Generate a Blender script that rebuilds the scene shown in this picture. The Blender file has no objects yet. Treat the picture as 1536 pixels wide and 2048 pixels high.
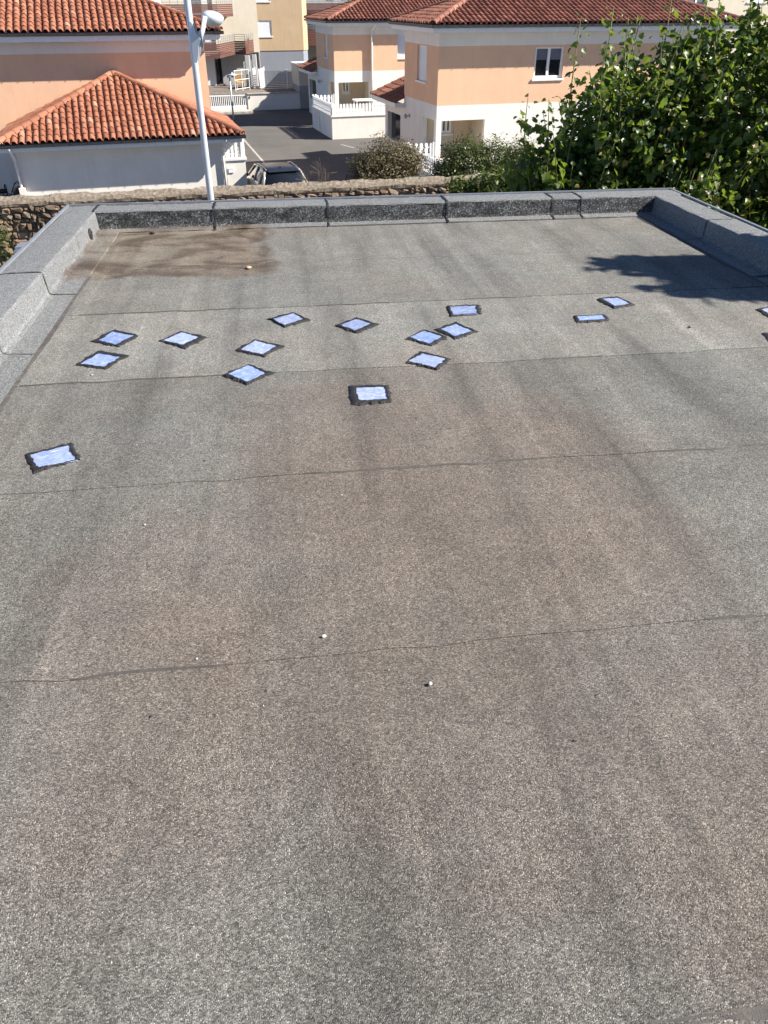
import bpy, bmesh, math, random
import numpy as np
from mathutils import Vector, Matrix

R = math.radians
scene = bpy.context.scene
COL = scene.collection
random.seed(7)
RNG = np.random.default_rng(11)

# ------------------------------------------------------------------ camera
cam_d = bpy.data.cameras.new('camera')
cam = bpy.data.objects.new('camera', cam_d); COL.objects.link(cam)
cam.location = (0, 0, 7.0)
cam.rotation_euler = (R(90 - 33.8), 0, 0)
cam_d.sensor_fit = 'VERTICAL'; cam_d.sensor_height = 34.6; cam_d.lens = 34.6 * 1537 / 2048
cam_d.clip_start = 0.05; cam_d.clip_end = 1500
scene.camera = cam

# ------------------------------------------------------------------ light
SUN_EL, SUN_AZ = 37.6, -5.0          # azimuth measured from +X, anticlockwise
world = bpy.data.worlds.new('World'); scene.world = world; world.use_nodes = True
wn = world.node_tree.nodes; wl = world.node_tree.links
sky = wn.new('ShaderNodeTexSky'); sky.sky_type = 'NISHITA'; sky.sun_disc = False
sky.sun_elevation = R(SUN_EL); sky.sun_rotation = R(90 - SUN_AZ)
sky.air_density = 0.5; sky.dust_density = 0.0; sky.ozone_density = 2.0; sky.altitude = 800
wn['Background'].inputs['Strength'].default_value = 0.088
wl.new(sky.outputs['Color'], wn['Background'].inputs['Color'])
sun_d = bpy.data.lights.new('sun', 'SUN'); sun_d.energy = 5.0; sun_d.angle = R(0.53)
sun_d.color = (1.0, 0.94, 0.85)
sun = bpy.data.objects.new('sun', sun_d); COL.objects.link(sun)
sdir = Vector((math.cos(R(SUN_EL)) * math.cos(R(SUN_AZ)), math.cos(R(SUN_EL)) * math.sin(R(SUN_AZ)), math.sin(R(SUN_EL))))
sun.rotation_euler = sdir.to_track_quat('Z', 'Y').to_euler()
sun.location = (30, 0, 40)
vs = scene.view_settings
vs.view_transform = 'Standard'; vs.look = 'None'; vs.exposure = 1.26; vs.gamma = 1.0
vs.use_curve_mapping = False

# ------------------------------------------------------------------ frames
def zrot(a): return Matrix.Rotation(R(a), 4, 'Z')
SITE = zrot(17.0)                                                     # the street and its houses
ROOF = Matrix.Translation((0, 0, 5.5)) @ zrot(7.3) @ Matrix.Rotation(R(-0.9), 4, 'X')   # flat roof, 1.6 % fall
WALLF = zrot(13.2)                                                    # the old stone wall

# ------------------------------------------------------------------ materials
MAT = {}
class NT:
    def __init__(s, name):
        s.m = bpy.data.materials.new(name); s.m.use_nodes = True
        s.t = s.m.node_tree; s.n = s.t.nodes; s.b = s.n['Principled BSDF']; s.out = s.n['Material Output']
        MAT[name] = s.m
    def new(s, typ, **kw):
        nd = s.n.new(typ)
        for k, v in kw.items():
            if k in nd.inputs.keys() if hasattr(nd.inputs, 'keys') else False: s.inp(nd, k, v)
            else: setattr(nd, k, v)
        return nd
    def inp(s, nd, k, v):
        if hasattr(v, 'is_linked') or isinstance(v, bpy.types.NodeSocket): s.t.links.new(v, nd.inputs[k])
        else: nd.inputs[k].default_value = v
    def co(s, kind='Object'): return s.n.new('ShaderNodeTexCoord').outputs[kind]
    def mapping(s, v, scale=(1, 1, 1), loc=(0, 0, 0), rot=(0, 0, 0)):
        m = s.n.new('ShaderNodeMapping'); s.t.links.new(v, m.inputs[0])
        m.inputs['Scale'].default_value = scale; m.inputs['Location'].default_value = loc; m.inputs['Rotation'].default_value = rot
        return m.outputs[0]
    def noise(s, v, scale, detail=3, rough=.55, dist=0):
        n = s.n.new('ShaderNodeTexNoise'); s.t.links.new(v, n.inputs['Vector'])
        n.inputs['Scale'].default_value = scale; n.inputs['Detail'].default_value = detail
        n.inputs['Roughness'].default_value = rough; n.inputs['Distortion'].default_value = dist
        return n.outputs['Fac']
    def ramp(s, f, stops, interp='LINEAR'):
        r = s.n.new('ShaderNodeValToRGB'); s.t.links.new(f, r.inputs[0]); r.color_ramp.interpolation = interp
        e = r.color_ramp.elements
        while len(e) < len(stops): e.new(0.5)
        for i, (p, c) in enumerate(stops):
            e[i].position = p
            e[i].color = (c, c, c, 1) if not hasattr(c, '__len__') else (c[0], c[1], c[2], 1)
        return r.outputs[0]
    def math(s, op, a, b=None, clamp=False):
        n = s.n.new('ShaderNodeMath'); n.operation = op; n.use_clamp = clamp
        for i, v in enumerate((a, b)):
            if v is None: continue
            if isinstance(v, (int, float)): n.inputs[i].default_value = v
            else: s.t.links.new(v, n.inputs[i])
        return n.outputs[0]
    def mix(s, f, a, b, mode='MIX'):
        n = s.n.new('ShaderNodeMix'); n.data_type = 'RGBA'; n.blend_type = mode
        def setv(i, v):
            if isinstance(v, (int, float)) and i == 0: n.inputs[0].default_value = v
            elif isinstance(v, (tuple, list)): n.inputs[i].default_value = (v[0], v[1], v[2], 1)
            elif isinstance(v, (int, float)): n.inputs[i].default_value = (v, v, v, 1)
            else: s.t.links.new(v, n.inputs[i])
        setv(0, f); setv(6, a); setv(7, b)
        return n.outputs[2]
    def hsv(s, c, h=.5, sat=1., val=1.):
        n = s.n.new('ShaderNodeHueSaturation')
        for k, v in (('Hue', h), ('Saturation', sat), ('Value', val)):
            if isinstance(v, (int, float)): n.inputs[k].default_value = v
            else: s.t.links.new(v, n.inputs[k])
        if isinstance(c, (tuple, list)): n.inputs['Color'].default_value = (*c, 1)
        else: s.t.links.new(c, n.inputs['Color'])
        return n.outputs[0]
    def bump(s, h, strength=.3, dist=.01):
        b = s.n.new('ShaderNodeBump'); s.t.links.new(h, b.inputs['Height'])
        b.inputs['Strength'].default_value = strength; b.inputs['Distance'].default_value = dist
        s.t.links.new(b.outputs[0], s.b.inputs['Normal'])
    def color(s, c):
        if isinstance(c, (tuple, list)): s.b.inputs['Base Color'].default_value = (*c, 1)
        else: s.t.links.new(c, s.b.inputs['Base Color'])
    def rough(s, r): s.b.inputs['Roughness'].default_value = r
    def spec(s, r): s.b.inputs['Specular IOR Level'].default_value = r
    def rnd(s):
        o = s.n.new('ShaderNodeObjectInfo').outputs['Random']; g = s.n.new('ShaderNodeNewGeometry').outputs['Random Per Island']
        return s.math('FRACT', s.math('ADD', o, g))

def plain(name, c, rough=.6, metal=0, var=.08, scale=6, spec=.4, bump=0):
    k = NT(name); v = k.co()
    n = k.noise(v, scale, 4)
    k.color(k.hsv(c, val=k.ramp(n, [(.25, 1 - var * 2), (.75, 1 + var)])) if var else c)
    k.rough(rough); k.b.inputs['Metallic'].default_value = metal; k.spec(spec)
    if bump: k.bump(k.noise(v, scale * 12, 3), bump, .01)
    return k.m

def membrane(name, light=1.0, pond=False, tint=(1, 1, 1), contrast=1.0, stains=True, coarse=False):
    k = NT(name); v = k.co()
    vo = k.n.new('ShaderNodeTexVoronoi'); vo.inputs['Scale'].default_value = 380; k.t.links.new(v, vo.inputs['Vector'])
    sep = k.n.new('ShaderNodeSeparateColor'); k.t.links.new(vo.outputs['Color'], sep.inputs[0])
    g = k.ramp(sep.outputs[0], [(0, .044), (.25, .088), (.55, .143), (.82, .202), (.95, .265), (1, .38)])
    vo2 = k.n.new('ShaderNodeTexVoronoi'); vo2.inputs['Scale'].default_value = 95; k.t.links.new(v, vo2.inputs['Vector'])
    sep2 = k.n.new('ShaderNodeSeparateColor'); k.t.links.new(vo2.outputs['Color'], sep2.inputs[0])
    g = k.mix(1, g, k.ramp(sep2.outputs[1], [(0, .88), (.5, .99), (1, 1.13)]), 'MULTIPLY')
    mid = k.noise(v, 22, 4, .6)
    g = k.mix(1, g, k.ramp(mid, [(.3, .91), (.7, 1.08)]), 'MULTIPLY')
    if coarse:                                     # grazing-sun shade painted in: near-black mottling between coarse grains
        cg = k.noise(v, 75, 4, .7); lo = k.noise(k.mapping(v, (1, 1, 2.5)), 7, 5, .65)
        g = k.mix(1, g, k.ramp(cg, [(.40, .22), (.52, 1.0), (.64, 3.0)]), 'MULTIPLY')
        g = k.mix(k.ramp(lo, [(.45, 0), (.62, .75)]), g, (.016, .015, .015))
    if stains:
        big = k.noise(v, 1.15, 5, .58, .3)
        streak = k.noise(k.mapping(v, (2.2, .22, 1), rot=(0, 0, .05)), 1.7, 4, .5, .5)
        fine = k.noise(v, 4.5, 5, .6)
        xyz = k.n.new('ShaderNodeSeparateXYZ'); k.t.links.new(v, xyz.inputs[0])
        x, y = xyz.outputs[0], xyz.outputs[1]
        def blob(cx, cy, rx, ry):
            a = k.math('DIVIDE', k.math('SUBTRACT', x, cx), rx); b = k.math('DIVIDE', k.math('SUBTRACT', y, cy), ry)
            d = k.math('ADD', k.math('MULTIPLY', a, a), k.math('MULTIPLY', b, b))
            return k.math('SUBTRACT', 1, d, True)
        bw = k.math('MAXIMUM', blob(.5, 2.2, 1.0, 1.9), k.math('MULTIPLY', blob(-.35, 1.6, .6, 1.0), .8))
        bw = k.math('MAXIMUM', bw, k.math('MULTIPLY', blob(.95, 1.1, .6, .8), .9))
        brown = k.math('ADD', k.math('MULTIPLY', bw, 1.0), k.math('MULTIPLY', k.math('SUBTRACT', big, .45), 1.9), True)
        g = k.mix(brown, k.mix(1, g, (.99, .985, .915), 'MULTIPLY'), k.mix(1, g, (1.04, .875, .74), 'MULTIPLY'))
        g = k.mix(1, g, k.ramp(streak, [(.32, .70), (.41, .90), (.50, 1.0), (.58, 1.04), (.70, 1.22)]), 'MULTIPLY')
        lines = k.noise(k.mapping(v, (5.5, .16, 1), rot=(0, 0, -.03)), 1.5, 3, .5, .35)
        g = k.mix(1, g, k.ramp(lines, [(.34, .86), (.46, 1.0), (.60, 1.0), (.70, 1.20)]), 'MULTIPLY')
        g = k.mix(1, g, k.ramp(fine, [(.3, .86), (.7, 1.12)]), 'MULTIPLY')
        pale = k.ramp(k.noise(v, 2.7, 6, .7), [(.60, 0), (.74, .55)])
        g = k.mix(pale, g, k.mix(1, g, (1.35, 1.36, 1.32), 'MULTIPLY'))
    if pond:
        xyz = k.n.new('ShaderNodeSeparateXYZ'); k.t.links.new(v, xyz.inputs[0]); x, y = xyz.outputs[0], xyz.outputs[1]
        wob = k.math('ADD', k.math('MULTIPLY', k.math('SUBTRACT', k.noise(v, 1.5, 3, .5), .5), .42), k.math('MULTIPLY', k.math('SUBTRACT', k.noise(v, 9, 4, .6), .5), .06))
        ax = k.math('SUBTRACT', k.math('ABSOLUTE', k.math('ADD', x, .84)), .69)
        ay = k.math('SUBTRACT', k.math('ABSOLUTE', k.math('SUBTRACT', y, 6.16)), .76)
        sd = k.math('ADD', k.math('ADD', k.math('MAXIMUM', ax, ay), wob), k.math('MULTIPLY', k.math('MAXIMUM', k.math('SUBTRACT', xyz.outputs[2], .012), 0), 5.0))            # < 0 inside the dried-up pond
        sd5 = k.math('ADD', k.math('MULTIPLY', sd, 2.5), .5)
        inside = k.ramp(sd5, [(.24, 1), (.72, 0)])
        sw = k.noise(k.mapping(v, (1.0, 1.35, 1)), 1.9, 7, .66, .9)
        mud = k.ramp(sw, [(.34, (.062, .045, .035)), (.45, (.105, .083, .066)), (.52, (.155, .135, .113)), (.66, (.195, .176, .152))])
        gr = k.mix(1, k.mix(1, g, 6.0, 'MULTIPLY'), mud, 'MULTIPLY')
        mud = k.mix(.85, mud, gr)
        g = k.mix(inside, g, mud)
        rim = k.ramp(sd5, [(.10, 0), (.38, .9), (.48, 1), (.66, 0)])
        rimn = k.ramp(k.noise(k.mapping(v, (1, .6, 1)), 3.4, 5, .6), [(.40, 0), (.58, .75)])
        g = k.mix(k.math('MULTIPLY', rim, rimn), g, k.mix(.6, (.040, .026, .020), k.mix(1, gr, (.45, .36, .32), 'MULTIPLY')))
    oc = k.n.new('ShaderNodeObjectInfo').outputs['Color']
    g = k.mix(1, g, oc, 'MULTIPLY')
    g = k.mix(1, g, tuple(light * c for c in tint), 'MULTIPLY')
    k.color(g); k.rough(.82); k.spec(.35)
    hgt = k.math('ADD', k.math('MULTIPLY', vo.outputs['Distance'], -1.0), k.math('MULTIPLY', k.noise(v, 60, 3), .9))
    k.bump(hgt, .75 * contrast, .0035)
    return k.m

def stucco(name, c, dirt=.5):
    k = NT(name); v = k.co()
    n = k.noise(v, 1.3, 5, .6); st = k.noise(k.mapping(v, (3.5, 3.5, .25)), 1.5, 4, .6)
    col = k.mix(1, c, k.ramp(n, [(.3, .93), (.7, 1.04)]), 'MULTIPLY')
    col = k.mix(k.ramp(st, [(.50, 0), (.78, .34 * dirt)]), col, (c[0] * .62, c[1] * .60, c[2] * .56))
    k.color(col); k.rough(.9); k.spec(.15)
    k.bump(k.noise(v, 130, 3, .7), .35, .006)
    return k.m

def terracotta(name, stops):
    k = NT(name); v = k.co(); r = k.rnd()
    c = k.ramp(r, stops)
    n = k.noise(v, 9, 5, .65)
    c = k.mix(1, c, k.ramp(n, [(.3, .80), (.72, 1.12)]), 'MULTIPLY')
    c = k.mix(k.ramp(k.noise(v, 2.1, 5, .7), [(.56, 0), (.74, .45)]), c, (.10, .075, .06))
    k.color(c); k.rough(.78); k.spec(.3); k.bump(k.noise(v, 80, 3), .25, .004)
    return k.m

def leafmat(name, stops, trans=.35, rough=.42, tcol=(.30, .42, .03)):
    k = NT(name); r = k.rnd(); v = k.co()
    c = k.ramp(r, stops)
    c = k.mix(1, c, k.ramp(k.noise(v, 24, 2), [(.3, .82), (.7, 1.15)]), 'MULTIPLY')
    k.color(c); k.rough(rough); k.spec(.32)
    tr = k.n.new('ShaderNodeBsdfTranslucent'); k.t.links.new(k.mix(.55, c, tcol), tr.inputs[0])
    mx = k.n.new('ShaderNodeMixShader'); mx.inputs[0].default_value = trans
    k.t.links.new(k.b.outputs[0], mx.inputs[1]); k.t.links.new(tr.outputs[0], mx.inputs[2]); k.t.links.new(mx.outputs[0], k.out.inputs[0])
    return k.m

def film():
    k = NT('blue_film'); uv = k.co('UV'); r = k.n.new('ShaderNodeObjectInfo').outputs['Random']
    off = k.n.new('ShaderNodeCombineXYZ'); k.t.links.new(k.math('MULTIPLY', r, 40), off.inputs[0]); k.t.links.new(k.math('MULTIPLY', r, 17), off.inputs[1])
    ad = k.n.new('ShaderNodeVectorMath'); ad.operation = 'ADD'; k.t.links.new(uv, ad.inputs[0]); k.t.links.new(off.outputs[0], ad.inputs[1])
    v = ad.outputs[0]
    base = k.ramp(k.noise(v, 4, 5, .6), [(.28, (.125, .180, .38)), (.72, (.205, .272, .475))])
    s1 = k.noise(k.mapping(v, (62, 3.0, 1)), 1.0, 2, .5)
    s2 = k.noise(k.mapping(v, (11, 1.3, 1)), 1.0, 3, .6)
    c = k.mix(k.ramp(s1, [(.50, 0), (.66, .5)]), base, (.29, .36, .55))
    c = k.mix(k.ramp(k.math('MULTIPLY', s1, s2), [(.345, 0), (.37, .9)]), c, (.62, .65, .70))
    wv = k.n.new('ShaderNodeTexWave'); wv.wave_type = 'BANDS'; wv.bands_direction = 'X'; k.t.links.new(v, wv.inputs['Vector'])
    wv.inputs['Scale'].default_value = 4.6; wv.inputs['Distortion'].default_value = 1.2; wv.inputs['Detail'].default_value = 2; wv.inputs['Detail Scale'].default_value = 2
    amt = k.math('MULTIPLY', k.ramp(wv.outputs['Fac'], [(.62, 0), (.85, 1)]), k.ramp(k.noise(v, 3.1, 3), [(.42, .05), (.60, .55)]))
    c = k.mix(amt, c, (.50, .55, .66))
    sp = k.noise(v, 5.2, 4, .65)
    c = k.mix(k.ramp(sp, [(.68, 0), (.70, 1)]), c, (.02, .018, .02))
    c = k.hsv(c, .5, k.math('ADD', .82, k.math('MULTIPLY', k.math('FRACT', k.math('MULTIPLY', r, 7.3)), .30)), k.math('ADD', .86, k.math('MULTIPLY', r, .34)))
    k.color(c); k.rough(.5); k.spec(.35)
    k.bump(s1, .35, .004)
film()
membrane('roof_membrane', 1.15, pond=True, tint=(1.01, 1.0, .975))
membrane('parapet_membrane', 1.42, tint=(.965, .99, .995), contrast=1.3, stains=False, pond=True)
membrane('parapet_shade_tint', .85, tint=(.97, 1.0, 1.03), contrast=2.5, stains=False, coarse=True)  # darker copy for the far inner face, shade put into its colour
plain('bitumen', (.021, .018, .018), .5, var=.3, scale=40, bump=.5)
plain('bead', (.082, .073, .067), .7, var=.25, scale=30, bump=.4)
plain('roof_edge_metal', (.24, .26, .29), .5, .3, .12)
stucco('stucco_peach', (.72, .455, .295))
stucco('stucco_cream', (.66, .585, .46))
stucco('stucco_white', (.74, .705, .645))
stucco('stucco_yellow', (.48, .355, .225), .8)
stucco('stucco_bluegrey', (.23, .25, .29), .6)
stucco('stucco_grey', (.34, .345, .35))
stucco('stucco_building', (.55, .52, .47))
terracotta('tile_terracotta', [(0, (.23, .085, .048)), (.35, (.29, .113, .064)), (.8, (.33, .138, .080)), (.975, (.36, .165, .105)), (1, (.43, .25, .165))])
terracotta('tile_brown', [(0, (.165, .068, .048)), (.5, (.23, .094, .064)), (.9, (.28, .118, .078)), (1, (.34, .16, .11))])
plain('underlay', (.06, .035, .025), .9)
plain('gutter', (.075, .080, .090), .35, .6, .1)
plain('pvc_white', (.74, .72, .69), .45, var=.04)
plain('white_paint', (.80, .80, .79), .4, var=.03)
plain('fascia', (.78, .77, .75), .55, var=.05)
plain('shutter', (.72, .73, .74), .5, var=.03)
plain('lamp_metal', (.52, .56, .61), .35, .15, .05)
plain('dark_metal', (.035, .036, .04), .45, .4)
plain('concrete', (.44, .40, .345), .9, var=.22, scale=3, bump=.4)
plain('zinc', (.33, .35, .38), .4, .6, .1)
plain('deck_wood', (.20, .17, .145), .8, var=.2, scale=5)
plain('black_rubber', (.015, .015, .016), .6)
plain('yellow_cloth', (.55, .37, .16), .8)
plain('bark', (.13, .10, .075), .9, var=.3, scale=14, bump=.6)
plain('twig', (.16, .13, .10), .85, var=.2)
plain('green_stem', (.22, .23, .09), .7, var=.2)
plain('pebble_white', (.50, .475, .43), .7, var=.1, scale=40)
plain('pebble_orange', (.62, .42, .26), .8, var=.2, scale=40)
plain('pebble_dark', (.04, .035, .03), .8)
plain('soil', (.16, .13, .095), .95, var=.3, scale=.8)
plain('road_paint', (.40, .375, .34), .8, var=.2, scale=4)
plain('light_tan', (.62, .50, .36), .9, var=.05)
plain('curtain', (.13, .14, .16), .9, var=.05)
plain('door_white', (.70, .70, .70), .5, var=.03)
plain('red_plastic', (.55, .03, .03), .5)
plain('roof_seat', (.2, .2, .2), .8)

k = NT('asphalt'); v = k.co()
c = k.ramp(k.noise(v, .35, 6, .65), [(.3, (.090, .084, .079)), (.7, (.130, .121, .112))])
c = k.mix(1, c, k.ramp(k.noise(v, 60, 3), [(.3, .8), (.7, 1.2)]), 'MULTIPLY')
c = k.mix(k.ramp(k.noise(k.mapping(v, (1, .4, 1)), 1.1, 6, .7), [(.62, 0), (.7, .45)]), c, (.06, .057, .055))
k.color(c); k.rough(.9); k.spec(.25); k.bump(k.noise(v, 180, 2), .4, .004)

k = NT('stone'); v = k.co(); r = k.rnd()
c = k.ramp(r, [(0, (.12, .088, .062)), (.3, (.185, .138, .098)), (.55, (.235, .182, .132)), (.85, (.21, .135, .092)), (1, (.30, .25, .195))])
c = k.mix(1, c, k.ramp(k.noise(v, 8, 6, .7), [(.28, .55), (.72, 1.25)]), 'MULTIPLY')
k.color(c); k.rough(.92); k.spec(.2); k.bump(k.noise(v, 14, 6, .7), .8, .03)
k = NT('mortar'); v = k.co()
c = k.ramp(k.noise(v, 5, 6, .7), [(.3, (.10, .08, .06)), (.7, (.20, .165, .125))])
k.color(c); k.rough(.95); k.bump(k.noise(v, 30, 5), .7, .02)
k = NT('coping'); v = k.co()
c = k.ramp(k.noise(v, 11, 7, .75), [(.30, (.060, .046, .032)), (.45, (.16, .128, .096)), (.60, (.26, .217, .166)), (.78, (.35, .30, .245))])
c = k.mix(k.ramp(k.noise(v, 1.7, 5, .7), [(.52, 0), (.7, .6)]), c, (.14, .115, .085))
k.color(c); k.rough(.95); k.bump(k.noise(v, 26, 6, .7), .7, .02)
k = NT('wood_cladding'); v = k.co()
sx = k.n.new('ShaderNodeSeparateXYZ'); k.t.links.new(v, sx.inputs[0])
c = k.ramp(k.noise(k.mapping(v, (1.2, 1.2, 14)), 2.0, 5, .6), [(.3, (.075, .030, .024)), (.7, (.145, .060, .044))])
k.color(c); k.rough(.7); k.spec(.3)
k = NT('glass_dark'); k.color((.012, .014, .018)); k.rough(.06); k.spec(.6)
k = NT('car_glass'); k.color((.010, .012, .016)); k.rough(.04); k.spec(.7)
k = NT('car_paint'); k.color((.44, .405, .355)); k.rough(.3); k.b.inputs['Metallic'].default_value = .15; k.b.inputs['Coat Weight'].default_value = .6; k.b.inputs['Coat Roughness'].default_value = .06
k = NT('car_roof'); k.color((.016, .020, .030)); k.rough(.22); k.spec(.25)
k = NT('tail_red'); k.color((.35, .01, .012)); k.rough(.15)
leafmat('leaf_maple', [(0, (.023, .048, .014)), (.38, (.042, .083, .020)), (.68, (.085, .135, .027)), (.92, (.155, .190, .034)), (1, (.27, .21, .08))], .42, .38)
leafmat('leaf_dark', [(0, (.014, .030, .012)), (.6, (.026, .052, .018)), (1, (.055, .085, .025))], .22, .4)
leafmat('leaf_olive', [(0, (.075, .064, .035)), (.5, (.130, .108, .058)), (.85, (.185, .150, .085)), (1, (.25, .20, .12))], .25, .55, (.25, .22, .06))
leafmat('leaf_hedge', [(0, (.026, .042, .014)), (.6, (.050, .075, .022)), (.9, (.11, .125, .040)), (1, (.26, .24, .13))], .25, .36, (.30, .33, .05))
leafmat('leaf_ivy', [(0, (.035, .060, .015)), (.6, (.075, .105, .025)), (1, (.16, .165, .05))], .3, .45)

# ------------------------------------------------------------------ mesh helpers
class MB:
    def __init__(s): s.v = []; s.f = []; s.m = []; s.uv = None
    def face(s, pts, mi=0):
        n = len(s.v); s.v += [tuple(p) for p in pts]; s.f.append(tuple(range(n, n + len(pts)))); s.m.append(mi)
    def box(s, a, b, mi=0):
        (x0, y0, z0), (x1, y1, z1) = a, b
        p = [(x0,y0,z0),(x1,y0,z0),(x1,y1,z0),(x0,y1,z0),(x0,y0,z1),(x1,y0,z1),(x1,y1,z1),(x0,y1,z1)]
        n = len(s.v); s.v += p
        for q in ((0,3,2,1),(4,5,6,7),(0,1,5,4),(1,2,6,5),(2,3,7,6),(3,0,4,7)): s.f.append(tuple(n + i for i in q)); s.m.append(mi)
    def obox(s, c, ax, ay, az, mi=0):          # oriented box: centre and three half-axis vectors
        c, ax, ay, az = map(Vector, (c, ax, ay, az)); n = len(s.v)
        for z in (-1, 1):
            for (x, y) in ((-1,-1),(1,-1),(1,1),(-1,1)): s.v.append(tuple(c + ax * x + ay * y + az * z))
        for q in ((0,3,2,1),(4,5,6,7),(0,1,5,4),(1,2,6,5),(2,3,7,6),(3,0,4,7)): s.f.append(tuple(n + i for i in q)); s.m.append(mi)
    def prism(s, poly, z0, z1, mi=0):
        n = len(s.v); k = len(poly)
        s.v += [(x, y, z0) for x, y in poly] + [(x, y, z1) for x, y in poly]
        s.f.append(tuple(n + i for i in reversed(range(k)))); s.f.append(tuple(n + k + i for i in range(k))); s.m += [mi, mi]
        for i in range(k): s.f.append((n + i, n + (i + 1) % k, n + k + (i + 1) % k, n + k + i)); s.m.append(mi)
    def tube(s, pts, r, seg=8, mi=0, cap=True):
        pts = [Vector(p) for p in pts]; rs = r if hasattr(r, '__len__') else [r] * len(pts)
        n = len(s.v)
        for i, p in enumerate(pts):
            d = (pts[min(i + 1, len(pts) - 1)] - pts[max(i - 1, 0)]).normalized()
            u = d.cross(Vector((0, 0, 1)) if abs(d.z) < .95 else Vector((1, 0, 0))).normalized(); w = d.cross(u)
            for j in range(seg):
                a = 2 * math.pi * j / seg; s.v.append(tuple(p + (u * math.cos(a) + w * math.sin(a)) * rs[i]))
        for i in range(len(pts) - 1):
            for j in range(seg):
                a, b = n + i * seg + j, n + i * seg + (j + 1) % seg
                s.f.append((a, a + seg, b + seg, b)); s.m.append(mi)
        if cap:
            s.f.append(tuple(n + j for j in range(seg))); s.f.append(tuple(n + (len(pts) - 1) * seg + j for j in reversed(range(seg)))); s.m += [mi, mi]
    def lathe(s, prof, c=(0, 0, 0), seg=16, mi=0):
        n = len(s.v)
        for r, z in prof:
            for j in range(seg):
                a = 2 * math.pi * j / seg; s.v.append((c[0] + r * math.cos(a), c[1] + r * math.sin(a), c[2] + z))
        for i in range(len(prof) - 1):
            for j in range(seg):
                a, b = n + i * seg + j, n + i * seg + (j + 1) % seg
                s.f.append((a, b, b + seg, a + seg)); s.m.append(mi)
    def mesh(s, name, mats, org=(0, 0, 0), smooth=False):
        me = bpy.data.meshes.new(name); o = Vector(org)
        me.from_pydata([(x - o.x, y - o.y, z - o.z) for x, y, z in s.v], [], s.f)
        for m in (mats if isinstance(mats, (list, tuple)) else [mats]): me.materials.append(MAT[m])
        if max(s.m, default=0) > 0: me.polygons.foreach_set('material_index', s.m)
        if smooth: me.polygons.foreach_set('use_smooth', [True] * len(s.f))
        me.update(); return me
    def build(s, name, mats, parent=None, smooth=False, frame=None, org=None):
        if parent is not None:
            ob = bpy.data.objects.new(name, s.mesh(name, mats, ORG[parent.name], smooth)); COL.objects.link(ob)
            ob.parent = parent; ORG[ob.name] = ORG[parent.name]
        else:
            org = org or (0, 0, 0)
            ob = bpy.data.objects.new(name, s.mesh(name, mats, org, smooth)); COL.objects.link(ob)
            ob.matrix_world = (frame or Matrix()) @ Matrix.Translation(org); ORG[ob.name] = Vector(org)
        return ob
ORG = {}
def tag(o, label, cat, group=None, kind=None):
    if label: o['label'] = label
    if cat: o['category'] = cat
    if group: o['group'] = group
    if kind: o['kind'] = kind
    return o
def thing(name, label, cat, frame, org, group=None):
    o = bpy.data.objects.new(name, None); COL.objects.link(o); o.empty_display_size = .2
    o.matrix_world = frame @ Matrix.Translation(org); ORG[o.name] = Vector(org)
    return tag(o, label, cat, group)
def child(name, mesh, parent, mat4):
    ob = bpy.data.objects.new(name, mesh); COL.objects.link(ob); ob.parent = parent
    ob.matrix_local = Matrix.Translation(-ORG[parent.name]) @ mat4; ORG[ob.name] = ORG[parent.name]
    return ob
def boxpart(name, mat, parent, *boxes):
    m = MB()
    for a, b in boxes: m.box(a, b)
    return m.build(name, mat, parent)

# ================================================================== setting
def sheet(name, poly, z, mat, frame):
    m = MB(); m.face([(x, y, z) for x, y in poly]); o = m.build(name, mat, None, frame=frame); return tag(o, None, None, kind='structure')
sheet('ground', [(-400, -300), (500, -300), (500, 600), (-400, 600)], -.02, 'soil', SITE)
sheet('street', [(-14, 25.4), (60, 25.4), (60, 64.25), (-14, 64.25)], -.012, 'asphalt', SITE)
pv = MB(); pv.box((4.2, 62.9, -.02), (9.25, 64.2, .10)); tag(pv.build('pavement', 'concrete', None, frame=SITE), None, None, kind='structure')
for nm, q in (('road_marking', [(6.38, 34), (6.50, 34), (6.80, 51.4), (6.68, 51.4)]), ('road_marking', [(12.15, 45.6), (12.27, 45.6), (11.85, 47.0), (11.73, 47.0)])):
    sheet(nm, q, -.008, 'road_paint', SITE)

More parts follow.
